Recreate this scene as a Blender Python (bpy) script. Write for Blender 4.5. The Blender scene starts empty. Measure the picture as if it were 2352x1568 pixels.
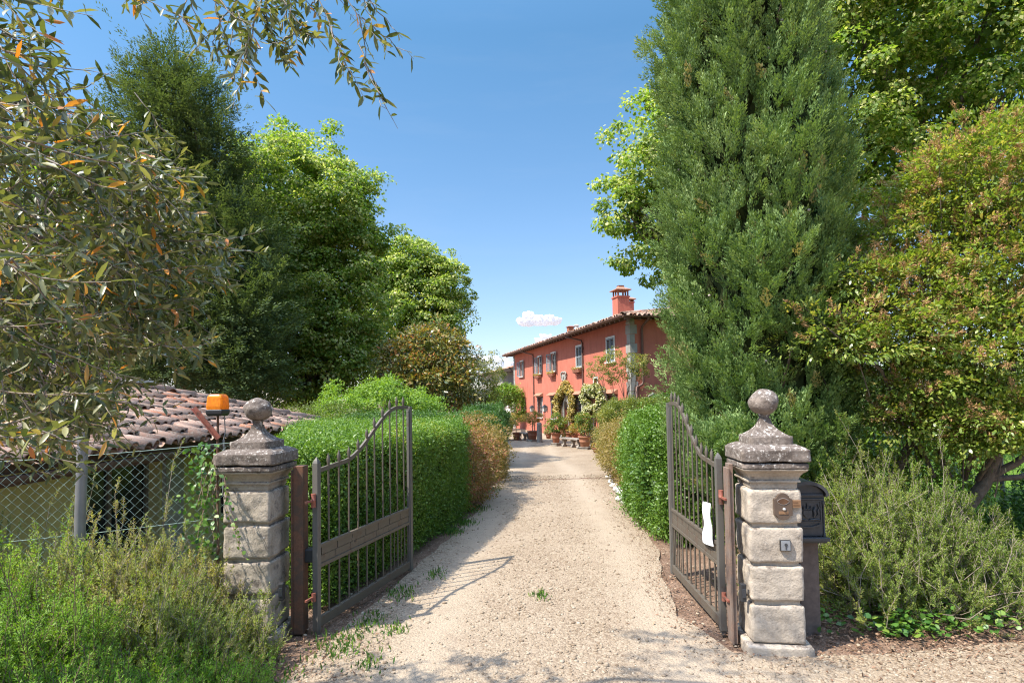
import bpy, bmesh, math, random
import numpy as np
from mathutils import Vector, Matrix, noise as mnoise

random.seed(7)
RNG = np.random.default_rng(7)
R = math.radians
SC = bpy.context.scene
COL = SC.collection

# ------------------------------------------------------------------ camera
F_PX, W_PX = 1306.7, 2352.0
TILT, ROLL, EYE = 2.2, 0.9, 1.7
cam_d = bpy.data.cameras.new('camera')
cam = bpy.data.objects.new('camera', cam_d)
COL.objects.link(cam)
cam_d.sensor_width = 36.0
cam_d.lens = 20.0
cam_d.shift_y = 0.0353
cam_d.clip_start = 0.05
cam_d.clip_end = 6000
CAM_M = Matrix.Rotation(R(90 + TILT), 3, 'X') @ Matrix.Rotation(R(-ROLL), 3, 'Z')
cam.matrix_world = Matrix.Translation((0, 0, EYE)) @ CAM_M.to_4x4()
SC.camera = cam

# ------------------------------------------------------------------ world, sun, exposure
SUN_EL, SUN_AZ = 55.5, 245.0          # azimuth measured clockwise from +Y
w = bpy.data.worlds.new('World'); SC.world = w; w.use_nodes = True
nt = w.node_tree
bg = nt.nodes['Background']
sky = nt.nodes.new('ShaderNodeTexSky'); sky.sky_type = 'NISHITA'
sky.sun_disc = False
sky.sun_elevation = R(SUN_EL); sky.sun_rotation = R(SUN_AZ)
sky.altitude = 300; sky.air_density = 1.0; sky.dust_density = 0.4; sky.ozone_density = 1.2
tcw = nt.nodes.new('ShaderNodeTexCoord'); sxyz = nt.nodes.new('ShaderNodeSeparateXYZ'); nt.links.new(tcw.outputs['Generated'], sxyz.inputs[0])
skr = nt.nodes.new('ShaderNodeValToRGB'); nt.links.new(sxyz.outputs[2], skr.inputs[0]); el_ = skr.color_ramp.elements   # deeper blue low down; unseen zenith brightened to add fill light in shadows
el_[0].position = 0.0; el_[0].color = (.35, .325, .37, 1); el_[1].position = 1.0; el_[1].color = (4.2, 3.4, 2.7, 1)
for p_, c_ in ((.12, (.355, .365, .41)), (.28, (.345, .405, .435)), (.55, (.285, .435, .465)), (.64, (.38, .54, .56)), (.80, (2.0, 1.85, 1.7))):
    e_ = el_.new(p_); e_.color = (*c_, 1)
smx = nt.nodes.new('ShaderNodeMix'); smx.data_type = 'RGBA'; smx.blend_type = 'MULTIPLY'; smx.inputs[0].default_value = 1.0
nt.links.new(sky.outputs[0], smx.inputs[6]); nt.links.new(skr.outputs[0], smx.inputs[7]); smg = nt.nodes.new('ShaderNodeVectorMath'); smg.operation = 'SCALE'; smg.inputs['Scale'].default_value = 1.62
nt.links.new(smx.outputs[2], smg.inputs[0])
cmp_ = nt.nodes.new('ShaderNodeMapping'); cmp_.inputs['Scale'].default_value = (2.2, 2.2, 13); cmp_.inputs['Rotation'].default_value = (0, R(6), 0); nt.links.new(tcw.outputs['Generated'], cmp_.inputs[0])   # faint cirrus streaks
cno = nt.nodes.new('ShaderNodeTexNoise'); cno.inputs['Scale'].default_value = 1.6; cno.inputs['Detail'].default_value = 7; cno.inputs['Roughness'].default_value = .62; nt.links.new(cmp_.outputs[0], cno.inputs['Vector'])
crm = nt.nodes.new('ShaderNodeMapRange'); crm.inputs['From Min'].default_value = .50; crm.inputs['From Max'].default_value = .78; crm.inputs['To Max'].default_value = .035; nt.links.new(cno.outputs[0], crm.inputs[0])
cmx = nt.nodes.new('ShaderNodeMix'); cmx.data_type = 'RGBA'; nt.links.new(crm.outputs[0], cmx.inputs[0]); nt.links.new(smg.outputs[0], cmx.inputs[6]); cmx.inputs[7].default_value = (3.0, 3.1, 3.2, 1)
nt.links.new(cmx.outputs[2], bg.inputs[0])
bg.inputs[1].default_value = 0.15
sun_d = bpy.data.lights.new('sun', 'SUN'); sun = bpy.data.objects.new('sun', sun_d); COL.objects.link(sun)
sun_d.energy = 4.4; sun_d.angle = R(0.5); sun_d.color = (1.0, 0.94, 0.84)
to_sun = Vector((math.sin(R(SUN_AZ)) * math.cos(R(SUN_EL)), math.cos(R(SUN_AZ)) * math.cos(R(SUN_EL)), math.sin(R(SUN_EL))))
sun.rotation_euler = to_sun.to_track_quat('Z', 'Y').to_euler()
sun.location = (-20, -12, 40)
vs = SC.view_settings
vs.view_transform = 'Standard'; vs.look = 'None'; vs.gamma = 1.0; vs.use_curve_mapping = False
vs.exposure = 1.1
cy = SC.cycles
cy.max_bounces = 10; cy.diffuse_bounces = 6; cy.glossy_bounces = 2; cy.transmission_bounces = 6
cy.pixel_filter_type = 'BLACKMAN_HARRIS'; cy.filter_width = 1.15
cy.transparent_max_bounces = 8; cy.volume_bounces = 3
cy.use_denoising = True; cy.denoiser = 'OPENIMAGEDENOISE'; cy.denoising_prefilter = 'NONE'; cy.denoising_input_passes = 'RGB_ALBEDO_NORMAL'
cy.use_adaptive_sampling = False
cy.caustics_reflective = False; cy.caustics_refractive = False
cy.sample_clamp_indirect = 6.0

# ------------------------------------------------------------------ helpers: picture -> place
def ray(px, py):
    return CAM_M @ Vector(((px - 1176) / F_PX, -(py - 867) / F_PX, -1.0))
def at(px, py, Y):
    d = ray(px, py); return Vector((0, 0, EYE)) + d * (Y / d.y)
def gz(y):
    t = min(1.0, max(0.0, (y - 11.5) / 13.5)); return -.75 * t * t * (3 - 2 * t)   # the drive falls gently towards the villa
def gnd(px, py):
    z = 0.0; d = ray(px, py)
    for _ in range(30):
        p = Vector((0, 0, EYE)) + d * ((z - EYE) / d.z); z = .5 * z + .5 * gz(p.y)
    return p
def V(*a): return Vector(a)

# ------------------------------------------------------------------ helpers: objects
def tag(o, label=None, cat=None, group=None, kind=None):
    if label: o['label'] = label
    if cat: o['category'] = cat
    if group: o['group'] = group
    if kind: o['kind'] = kind
    return o
def empty(name, loc=(0, 0, 0), rz=0.0, label=None, cat=None, group=None):
    o = bpy.data.objects.new(name, None); COL.objects.link(o)
    o.location = loc; o.rotation_euler = (0, 0, rz); o.empty_display_size = 0.2
    return tag(o, label, cat, group)
def link(name, me, mats, parent=None):
    o = bpy.data.objects.new(name, me); COL.objects.link(o)
    for m in (mats if isinstance(mats, (list, tuple)) else [mats]): me.materials.append(m)
    if parent is not None: o.parent = parent
    return o
def copy_tree(o, parent=None):
    c = o.copy(); COL.objects.link(c)
    if parent is not None: c.parent = parent
    for ch in [x for x in COL.objects if x.parent == o]: copy_tree(ch, c)
    return c

class MB:
    """collects faces, then links them as one mesh object"""
    def __init__(s): s.v = []; s.f = []; s.m = []; s.sm = []
    def add(s, vs_, fs, mi=0, smooth=False):
        b = len(s.v); s.v += [tuple(x) for x in vs_]
        for f in fs: s.f.append([i + b for i in f]); s.m.append(mi); s.sm.append(smooth)
    def box(s, c, size, mi=0, M=None, taper=1.0):
        x, y, z = [q / 2 for q in size]
        vs_ = [Vector((sx * x * (taper if sz > 0 else 1), sy * y * (taper if sz > 0 else 1), sz * z)) for sz in (-1, 1) for sy in (-1, 1) for sx in (-1, 1)]
        c = Vector(c)
        vs_ = [((M @ p) if M else p) + c for p in vs_]
        s.add(vs_, [(0, 2, 3, 1), (4, 5, 7, 6), (0, 1, 5, 4), (2, 6, 7, 3), (0, 4, 6, 2), (1, 3, 7, 5)], mi)
    def bb(s, x0, x1, y0, y1, z0, z1, mi=0):
        s.box(((x0 + x1) / 2, (y0 + y1) / 2, (z0 + z1) / 2), (abs(x1 - x0), abs(y1 - y0), abs(z1 - z0)), mi)
    def bar(s, a, b, wd, th=None, mi=0):
        a, b = Vector(a), Vector(b); d = b - a; th = th or wd
        q = d.to_track_quat('Z', 'Y').to_matrix()
        s.box((a + b) / 2, (wd, th, d.length), mi, q)
    def tube(s, pts, rad, n=8, mi=0, cap=True, smooth=True):
        pts = [Vector(p) for p in pts]; m = len(pts)
        if not isinstance(rad, (list, tuple)): rad = [rad] * m
        vs_, fs = [], []; up = None
        for i, p in enumerate(pts):
            t = (pts[min(i + 1, m - 1)] - pts[max(i - 1, 0)])
            t = t.normalized() if t.length > 1e-9 else Vector((0, 0, 1))
            if up is None: up = t.orthogonal().normalized()
            up = (up - t * up.dot(t)); up = up.normalized() if up.length > 1e-6 else t.orthogonal().normalized()
            sd = t.cross(up)
            for k in range(n):
                a = 2 * math.pi * k / n
                vs_.append(p + (up * math.cos(a) + sd * math.sin(a)) * rad[i])
        for i in range(m - 1):
            for k in range(n):
                a, b = i * n + k, i * n + (k + 1) % n
                fs.append((a, b, b + n, a + n))
        s.add(vs_, fs, mi, smooth)
        if cap:
            s.add([vs_[k] for k in range(n)], [tuple(range(n))[::-1]], mi)
            s.add([vs_[(m - 1) * n + k] for k in range(n)], [tuple(range(n))], mi)
    def lathe(s, prof, n=20, c=(0, 0, 0), mi=0, smooth=True, sq=False):
        """prof: list of (radius, z). sq=True makes a square section (4 sides, radius = half width)"""
        c = Vector(c); vs_, fs = [], []
        if sq: n = 4
        for r, z in prof:
            for k in range(n):
                a = 2 * math.pi * (k + (.5 if sq else 0)) / n; q = r * (math.sqrt(2) if sq else 1)
                vs_.append(c + Vector((q * math.cos(a), q * math.sin(a), z)))
        m = len(prof)
        for i in range(m - 1):
            for k in range(n):
                a, b = i * n + k, i * n + (k + 1) % n
                fs.append((a, b, b + n, a + n))
        s.add(vs_, fs, mi, smooth and not sq)
        s.add(vs_[:n], [tuple(range(n))[::-1]], mi); s.add(vs_[-n:], [tuple(range(n))], mi)
    def prism(s, poly, a0, a1, axis='y', mi=0):
        """poly in (x,z) extruded along y, or (y,z) along x, or (x,y) along z"""
        n = len(poly)
        mk = {'y': lambda p, t: (p[0], t, p[1]), 'x': lambda p, t: (t, p[0], p[1]), 'z': lambda p, t: (p[0], p[1], t)}[axis]
        vs_ = [mk(p, a0) for p in poly] + [mk(p, a1) for p in poly]
        fs = [tuple(range(n)), tuple(range(2 * n - 1, n - 1, -1))] + [(i, i + n, (i + 1) % n + n, (i + 1) % n) for i in range(n)]
        s.add(vs_, fs, mi)
    def blob(s, c, r, n=10, mi=0, seed=0, amp=.15):
        c = Vector(c); vs_, fs = [], []; rx, ry, rz = r if isinstance(r, (tuple, list)) else (r, r, r)
        for i in range(n + 1):
            th = math.pi * i / n
            for k in range(n * 2):
                ph = math.pi * k / n
                d = Vector((math.sin(th) * math.cos(ph), math.sin(th) * math.sin(ph), math.cos(th)))
                q = 1 + amp * mnoise.noise(d * 1.7 + Vector((seed * 3.1, seed, 0)))
                vs_.append(c + Vector((d.x * rx, d.y * ry, d.z * rz)) * q)
        for i in range(n):
            for k in range(n * 2):
                a, b = i * 2 * n + k, i * 2 * n + (k + 1) % (2 * n)
                fs.append((a, a + 2 * n, b + 2 * n, b))
        s.add(vs_, fs, mi, True)
    def build(s, name, mats, parent=None, bevel=0, fix=True, weld=False):
        me = bpy.data.meshes.new(name); me.from_pydata(s.v, [], s.f)
        me.polygons.foreach_set('material_index', s.m); me.polygons.foreach_set('use_smooth', s.sm)
        me.update()
        if fix or bevel or weld:
            bm = bmesh.new(); bm.from_mesh(me)
            if weld: bmesh.ops.remove_doubles(bm, verts=bm.verts, dist=1e-5)
            bmesh.ops.recalc_face_normals(bm, faces=bm.faces)
            if bevel: bmesh.ops.bevel(bm, geom=[e for e in bm.edges if len(e.link_faces) == 2 and e.calc_face_angle(0) > .5], offset=bevel, segments=2, affect='EDGES', profile=.5, clamp_overlap=True)
            bm.to_mesh(me); bm.free()
        return link(name, me, mats, parent)

def rough_box(name, size, c, mats, parent, r=.02, n=10, amp=.004, seed=0, freq=9):
    """rounded stone block with worn, slightly wavy faces"""
    bm = bmesh.new(); bmesh.ops.create_cube(bm, size=2)
    bmesh.ops.subdivide_edges(bm, edges=bm.edges, cuts=n, use_grid_fill=True)
    h = Vector(size) / 2
    for v in bm.verts:
        p = Vector((v.co.x * h.x, v.co.y * h.y, v.co.z * h.z))
        k = Vector([max(-h[i] + r, min(h[i] - r, p[i])) for i in range(3)])
        d = p - k
        if d.length > 1e-9: p = k + d.normalized() * min(r, d.length)
        q = (p + Vector(c)) * freq + Vector((seed * 7.3, seed * 1.7, 0))
        dirn = Vector((p.x / h.x, p.y / h.y, p.z / h.z)); dirn = Vector([math.copysign(abs(x) ** 6, x) for x in dirn])
        if dirn.length > 0: dirn.normalize()
        p += dirn * amp * (mnoise.noise(q) + .6 * mnoise.noise(q * 2.9) - .3 + .8 * min(0, mnoise.noise(q * .8)))
        v.co = p + Vector(c)
    for f in bm.faces: f.smooth = True
    me = bpy.data.meshes.new(name); bm.to_mesh(me); bm.free()
    return link(name, me, mats, parent)

# ------------------------------------------------------------------ helpers: leaves (numpy)
T_LEAF = (np.array([(0, 0, 0), (.45, .5, .1), (1, 0, -.12), (.45, -.5, .1)], float), [(0, 1, 2, 3)])
T_TRI = (np.array([(0, -.5, 0), (0, .5, 0), (1, 0, .05)], float), [(0, 1, 2)])
T_OLIVE = (np.array([(0, 0, 0), (.3, .42, .14), (.7, .4, .12), (1, 0, -.2), (.7, -.4, .12), (.3, -.42, .14), (.3, 0, 0), (.7, 0, -.06)], float),
           [(0, 6, 1), (0, 5, 6), (6, 7, 2, 1), (6, 5, 4, 7), (7, 3, 2), (7, 4, 3)])
T_OVAL = (np.array([(0, 0, 0), (.25, .42, .1), (.65, .45, .06), (1, 0, -.12), (.65, -.45, .06), (.25, -.42, .1)], float), [(0, 5, 2, 1), (5, 4, 3, 2)])
_g = (1 + 5 ** .5) / 2
_ico = np.array([(-1, _g, 0), (1, _g, 0), (-1, -_g, 0), (1, -_g, 0), (0, -1, _g), (0, 1, _g), (0, -1, -_g), (0, 1, -_g), (_g, 0, -1), (_g, 0, 1), (-_g, 0, -1), (-_g, 0, 1)], float)
_ico /= np.linalg.norm(_ico[0])
T_STONE = (_ico * .5, [(0, 11, 5), (0, 5, 1), (0, 1, 7), (0, 7, 10), (0, 10, 11), (1, 5, 9), (5, 11, 4), (11, 10, 2), (10, 7, 6), (7, 1, 8), (3, 9, 4), (3, 4, 2), (3, 2, 6), (3, 6, 8), (3, 8, 9), (4, 9, 5), (2, 4, 11), (6, 2, 10), (8, 6, 7), (9, 8, 1)])

def nrm(a):
    return a / np.maximum(np.linalg.norm(a, axis=-1, keepdims=True), 1e-9)
def rdir(n):
    return nrm(RNG.normal(size=(n, 3)))
def wav(p, f=1.0, seed=0, octs=3):
    """cheap smooth noise, about -1..1"""
    g = np.random.default_rng(seed + 100); out = np.zeros(len(p)); a = 1.0; tot = 0
    for o in range(octs):
        for k in range(4):
            d = g.normal(size=3) * f * (2 ** o); out += a * np.sin(p @ d + g.uniform(0, 6.28)) * .5
        tot += a; a *= .55
    return out / tot

class Leaves:
    """gathers leaf-sized pieces, then links them as one mesh"""
    def __init__(s): s.V = []; s.L = []; s.S = []; s.T = []; s.M = []; s.n = 0
    def add(s, tpl, P, axis, normal, length, width, tint=None, mi=0, thick=None):
        tv, tf = tpl; P = np.asarray(P, float).reshape(-1, 3); N = len(P); k = len(tv)
        if N == 0: return
        A = nrm(np.broadcast_to(np.asarray(axis, float), (N, 3))); n0 = np.broadcast_to(np.asarray(normal, float), (N, 3))
        B = np.cross(n0, A); bad = np.linalg.norm(B, axis=1) < 1e-4
        if bad.any(): B[bad] = np.cross(rdir(int(bad.sum())), A[bad])
        B = nrm(B); Cc = np.cross(A, B)
        Ln = np.broadcast_to(np.asarray(length, float), (N,)); Wd = np.broadcast_to(np.asarray(width, float), (N,))
        Th = Wd if thick is None else np.broadcast_to(np.asarray(thick, float), (N,))
        X = P[:, None, :] + A[:, None, :] * (tv[None, :, 0:1] * Ln[:, None, None]) + B[:, None, :] * (tv[None, :, 1:2] * Wd[:, None, None]) + Cc[:, None, :] * (tv[None, :, 2:3] * Th[:, None, None])
        s.V.append(X.reshape(-1, 3))
        li = np.concatenate([np.array(f) for f in tf]); sz = np.array([len(f) for f in tf])
        s.L.append((li[None, :] + (np.arange(N) * k)[:, None] + s.n).ravel()); s.S.append(np.tile(sz, N))
        s.M.append(np.full(N * len(tf), mi))
        t = RNG.random(N) if tint is None else np.asarray(tint, float)
        s.T.append(np.repeat(t, k)); s.n += N * k
    def raw(s, Vv, faces, tint=0.5, mi=0):
        Vv = np.asarray(Vv, float)
        s.V.append(Vv); s.L.append(np.concatenate([np.array(f) for f in faces]) + s.n); s.S.append(np.array([len(f) for f in faces]))
        s.M.append(np.full(len(faces), mi)); s.T.append(np.full(len(Vv), tint)); s.n += len(Vv)
    def build(s, name, mats, parent=None, smooth=False):
        Vv = np.concatenate(s.V); L = np.concatenate(s.L).astype(np.int32); S = np.concatenate(s.S).astype(np.int32)
        me = bpy.data.meshes.new(name)
        me.vertices.add(len(Vv)); me.vertices.foreach_set('co', Vv.astype(np.float32).ravel())
        me.loops.add(len(L)); me.loops.foreach_set('vertex_index', L)
        st = np.zeros(len(S), np.int32); st[1:] = np.cumsum(S)[:-1]
        me.polygons.add(len(S)); me.polygons.foreach_set('loop_start', st)
        me.polygons.foreach_set('material_index', np.concatenate(s.M).astype(np.int32))
        if smooth: me.polygons.foreach_set('use_smooth', np.ones(len(S), bool))
        me.update(calc_edges=True)
        a = me.attributes.new('tint', 'FLOAT', 'POINT'); a.data.foreach_set('value', np.concatenate(s.T).astype(np.float32))
        return link(name, me, mats, parent)

# ------------------------------------------------------------------ materials
def mat(name):
    m = bpy.data.materials.new(name); m.use_nodes = True
    n = m.node_tree.nodes; return m, n, m.node_tree.links, n['Principled BSDF']
def ramp(n, stops, interp='LINEAR'):
    r = n.new('ShaderNodeValToRGB'); r.color_ramp.interpolation = interp
    e = r.color_ramp.elements
    while len(e) > 1: e.remove(e[-1])
    e[0].position = stops[0][0]; e[0].color = (*stops[0][1], 1)
    for p, c in stops[1:]:
        x = e.new(p); x.color = (*c, 1)
    return r
def pos(n, l, obj=False):
    if obj: return n.new('ShaderNodeTexCoord').outputs['Object']
    return n.new('ShaderNodeNewGeometry').outputs['Position']
def noise(n, l, vec, scale, detail=6, rough=.6):
    t = n.new('ShaderNodeTexNoise'); t.inputs['Scale'].default_value = scale; t.inputs['Detail'].default_value = detail; t.inputs['Roughness'].default_value = rough
    l.new(vec, t.inputs['Vector']); return t
def mix(n, l, fac, a, b, mode='MIX'):
    x = n.new('ShaderNodeMix'); x.data_type = 'RGBA'; x.blend_type = mode
    for sock, val in ((x.inputs[0], fac), (x.inputs[6], a), (x.inputs[7], b)):
        if isinstance(val, (float, int)): sock.default_value = val
        elif isinstance(val, tuple): sock.default_value = (*val, 1)
        else: l.new(val, sock)
    return x.outputs[2]
def mth(n, l, op, a, b=None):
    x = n.new('ShaderNodeMath'); x.operation = op
    for i, v in enumerate((a, b)):
        if v is None: continue
        if isinstance(v, (float, int)): x.inputs[i].default_value = v
        else: l.new(v, x.inputs[i])
    return x.outputs[0]
def bump(n, l, h, p, strength=.5, dist=.01):
    b = n.new('ShaderNodeBump'); b.inputs['Strength'].default_value = strength; b.inputs['Distance'].default_value = dist
    l.new(h, b.inputs['Height']); l.new(b.outputs[0], p.inputs['Normal']); return b

def leaf_mat(name, stops, trans=.35, rough=.45, spec=.35, tcol=None):
    m, n, l, p = mat(name)
    at_ = n.new('ShaderNodeAttribute'); at_.attribute_name = 'tint'
    r = ramp(n, stops); l.new(at_.outputs['Fac'], r.inputs[0])
    l.new(r.outputs[0], p.inputs['Base Color']); p.inputs['Roughness'].default_value = rough
    p.inputs['Specular IOR Level'].default_value = spec
    t = n.new('ShaderNodeBsdfTranslucent')
    tc = mix(n, l, 1.0, r.outputs[0], tcol or (1.5, 1.55, .55), 'MULTIPLY'); l.new(tc, t.inputs[0])
    ms = n.new('ShaderNodeMixShader'); ms.inputs[0].default_value = trans
    l.new(p.outputs[0], ms.inputs[1]); l.new(t.outputs[0], ms.inputs[2])
    l.new(ms.outputs[0], n['Material Output'].inputs[0]); return m
def plain(name, c, rough=.6, metal=0, var=.25, scale=8, bmp=.2, bd=.004, c2=None, spec=.4, obj=False):
    m, n, l, p = mat(name)
    t = noise(n, l, pos(n, l, obj), scale)
    c2 = c2 or tuple(x * (1 - var) for x in c)
    r = ramp(n, [(.3, c2), (.7, c)]); l.new(t.outputs[0], r.inputs[0]); l.new(r.outputs[0], p.inputs['Base Color'])
    p.inputs['Roughness'].default_value = rough; p.inputs['Metallic'].default_value = metal; p.inputs['Specular IOR Level'].default_value = spec
    if bmp:
        t2 = noise(n, l, pos(n, l, obj), scale * 6); bump(n, l, t2.outputs[0], p, bmp, bd)
    return m

def stone_mat(name, base, base2, lichen=.5, patch=True):
    m, n, l, p = mat(name); P = pos(n, l)
    t1 = noise(n, l, P, 5, 8, .65); t2 = noise(n, l, P, 38, 6, .7); t3 = noise(n, l, P, 11, 8, .7); t4 = noise(n, l, P, 4.2, 4, .5); t5 = noise(n, l, P, 70, 3, .5)
    c = ramp(n, [(.3, base2), (.65, base)]); l.new(t1.outputs[0], c.inputs[0])
    sep = n.new('ShaderNodeSeparateXYZ'); g = n.new('ShaderNodeNewGeometry'); l.new(g.outputs['Normal'], sep.inputs[0])
    up = mth(n, l, 'MULTIPLY', sep.outputs[2], .16)
    k = mth(n, l, 'ADD', t3.outputs[0], up); k = mth(n, l, 'ADD', k, lichen * .18 - .09)
    kr = ramp(n, [(.52, (0, 0, 0)), (.64, (1, 1, 1))]); l.new(k, kr.inputs[0])
    dark = ramp(n, [(.35, (.075, .06, .05)), (.65, (.17, .14, .12))]); l.new(t2.outputs[0], dark.inputs[0])
    c1 = mix(n, l, mth(n, l, 'MULTIPLY', kr.outputs[0], .8), c.outputs[0], dark.outputs[0])
    # white crust lichen
    wr = ramp(n, [(.56, (0, 0, 0)), (.60, (1, 1, 1))]); l.new(t2.outputs[0], wr.inputs[0])
    c2 = mix(n, l, mth(n, l, 'MULTIPLY', mth(n, l, 'MULTIPLY', wr.outputs[0], kr.outputs[0]), .75), c1, (.55, .52, .47))
    # orange lichen
    orr = ramp(n, [(.70, (0, 0, 0)), (.735, (1, 1, 1))]); l.new(t4.outputs[0], orr.inputs[0])
    c3 = mix(n, l, mth(n, l, 'MULTIPLY', mth(n, l, 'MULTIPLY', orr.outputs[0], kr.outputs[0]), .85), c2, (.45, .17, .04))
    c4 = mix(n, l, .35, c3, mix(n, l, t5.outputs[0], (.1, .09, .08), (.95, .9, .85)), 'OVERLAY')
    l.new(c4, p.inputs['Base Color']); p.inputs['Roughness'].default_value = .9; p.inputs['Specular IOR Level'].default_value = .2
    h = mth(n, l, 'ADD', t2.outputs[0], mth(n, l, 'MULTIPLY', t5.outputs[0], .6))
    bump(n, l, h, p, .8, .006); return m

M = {}
M['stone'] = stone_mat('pillar_stone', (.43, .37, .295), (.27, .23, .18), .45)
M['stone_cap'] = stone_mat('pillar_cap_stone', (.27, .225, .19), (.15, .125, .105), 1.1)
M['stone_pale'] = stone_mat('pale_pillar_stone', (.48, .415, .335), (.33, .28, .225), .1)
M['old_stone'] = plain('old_stone', (.30, .265, .225), .9, var=.4, scale=6)
M['terracotta'] = plain('terracotta', (.32, .125, .07), .8, var=.3, scale=7, obj=True)
M['pot_pale'] = plain('terracotta_weathered', (.36, .17, .10), .85, c2=(.27, .115, .065), scale=9, obj=True)

def iron_mat(name, base, rust, amt, rough=.55):
    m, n, l, p = mat(name); P = pos(n, l)
    t = noise(n, l, P, 14, 8, .7); t2 = noise(n, l, P, 60, 4)
    r = ramp(n, [(amt - .07, (0, 0, 0)), (amt + .07, (1, 1, 1))]); l.new(t.outputs[0], r.inputs[0])
    rc = ramp(n, [(.3, tuple(x * .6 for x in rust)), (.7, rust)]); l.new(t2.outputs[0], rc.inputs[0])
    l.new(mix(n, l, r.outputs[0], base, rc.outputs[0]), p.inputs['Base Color'])
    p.inputs['Roughness'].default_value = rough; p.inputs['Metallic'].default_value = .15; p.inputs['Specular IOR Level'].default_value = .45
    bump(n, l, t2.outputs[0], p, .25, .002); return m
M['gate'] = iron_mat('gate_iron', (.112, .094, .072), (.13, .08, .055), .60)
M['gate_grey'] = iron_mat('gate_steel', (.125, .115, .10), (.13, .085, .06), .66)
M['rust'] = iron_mat('rusty_iron', (.10, .065, .045), (.20, .095, .055), .48, .8)
M['rust2'] = iron_mat('weathered_iron', (.20, .15, .12), (.26, .17, .125), .5, .8)
M['red_iron'] = iron_mat('red_lead_iron', (.27, .09, .06), (.14, .07, .05), .55, .6)
M['black'] = plain('black_plastic', (.03, .03, .032), .45, scale=20)
M['castblack'] = plain('cast_black_metal', (.065, .068, .072), .38, metal=.3, var=.3, scale=30, bmp=.3, bd=.002)
M['galv'] = plain('galvanised_steel', (.27, .265, .265), .5, metal=.35, var=.25, scale=6)
M['greenwire'] = plain('green_wire', (.25, .36, .31), .5, scale=10, bmp=0)
M['darkwire'] = plain('dark_wire', (.06, .08, .06), .5, scale=10, bmp=0)
M['bronze'] = plain('bronze_plate', (.13, .09, .065), .5, metal=.25, scale=12, bmp=.1)
M['brass'] = plain('brass_plate', (.30, .17, .09), .5, metal=.3, scale=12, bmp=.1)
M['brass_dark'] = plain('brass_engraving', (.16, .08, .04), .7, scale=12, bmp=0)
M['alu'] = plain('grey_switch', (.28, .29, .30), .5, metal=.2, scale=12, bmp=.05)
M['silver'] = plain('silver_button', (.6, .58, .55), .3, metal=.6, scale=12, bmp=0)
M['paper'] = plain('white_paper', (.80, .80, .81), .7, var=.04, scale=5, bmp=.05)
M['ink'] = plain('faded_ink', (.52, .52, .55), .8, scale=5, bmp=0)
M['wood_grey'] = plain('grey_wood', (.22, .18, .15), .85, var=.35, scale=15)
M['bark'] = plain('bark', (.20, .155, .115), .95, c2=(.085, .065, .05), scale=18, bmp=.8, bd=.015)
M['twig'] = plain('pale_twig', (.33, .27, .21), .85, var=.4, scale=20, bmp=0)
M['twig_brown'] = plain('brown_twig', (.21, .14, .095), .9, var=.45, scale=20, bmp=0)
M['core'] = plain('dark_core_and_twigs', (.035, .04, .02), 1.0, var=.4, scale=12, bmp=0, spec=.0)

def amber():
    m, n, l, p = mat('amber_lens')
    tn = noise(n, l, pos(n, l), 40, 5); ra = ramp(n, [(.35, (.62, .20, .015)), (.6, (.92, .34, .015))]); l.new(tn.outputs[0], ra.inputs[0]); l.new(ra.outputs[0], p.inputs['Base Color']); p.inputs['Roughness'].default_value = .35
    t = n.new('ShaderNodeBsdfTranslucent'); t.inputs[0].default_value = (1, .42, .02, 1)
    ms = n.new('ShaderNodeMixShader'); ms.inputs[0].default_value = .35
    l.new(p.outputs[0], ms.inputs[1]); l.new(t.outputs[0], ms.inputs[2]); l.new(ms.outputs[0], n['Material Output'].inputs[0]); return m
M['amber'] = amber()

def stucco(name, base, base2, sc=1.2, drips=True):
    m, n, l, p = mat(name); P = pos(n, l)
    mp = n.new('ShaderNodeMapping'); mp.inputs['Scale'].default_value = (1, 1, .25); l.new(P, mp.inputs[0])
    t = noise(n, l, P, sc, 7, .65); t2 = noise(n, l, mp.outputs[0], 3.5, 6, .65); t3 = noise(n, l, P, 40, 3)
    r = ramp(n, [(.3, base2), (.68, base)]); l.new(t.outputs[0], r.inputs[0])
    r2 = ramp(n, [(.30, (.62, .62, .62)), (.55, (1, 1, 1))]); l.new(t2.outputs[0], r2.inputs[0])
    l.new(mix(n, l, .45, r.outputs[0], r2.outputs[0], 'MULTIPLY'), p.inputs['Base Color'])
    p.inputs['Roughness'].default_value = .9; p.inputs['Specular IOR Level'].default_value = .15
    bump(n, l, t3.outputs[0], p, .12, .004); return m
M['pink'] = stucco('coral_stucco', (.49, .166, .115), (.44, .14, .096))
M['yellow'] = stucco('yellow_stucco', (.78, .69, .32), (.66, .58, .26))
M['grey_stucco'] = stucco('grey_stucco', (.5, .47, .42), (.38, .35, .31))
M['white_stucco'] = stucco('white_stucco', (.58, .55, .50), (.48, .45, .41))
M['pietra'] = plain('pietra_serena', (.34, .325, .29), .85, var=.3, scale=3)
M['whitewood'] = plain('white_painted_wood', (.62, .61, .57), .55, var=.12, scale=10)
M['shutter'] = plain('blue_grey_shutter', (.19, .225, .245), .6, var=.2, scale=14)
M['shutter_dark'] = plain('dark_slate_shutter', (.12, .15, .165), .6, var=.2, scale=14)
M['doorgreen'] = plain('dark_green_door', (.06, .10, .09), .35, var=.2, scale=8)
def glass_dark():
    m, n, l, p = mat('window_glass'); p.inputs['Base Color'].default_value = (.03, .035, .045, 1); p.inputs['Roughness'].default_value = .08
    p.inputs['Specular IOR Level'].default_value = .8; return m
M['glass'] = glass_dark()
M['lampglass'] = plain('lamp_glass', (.55, .57, .55), .15, var=.1, scale=6, bmp=0)
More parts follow.
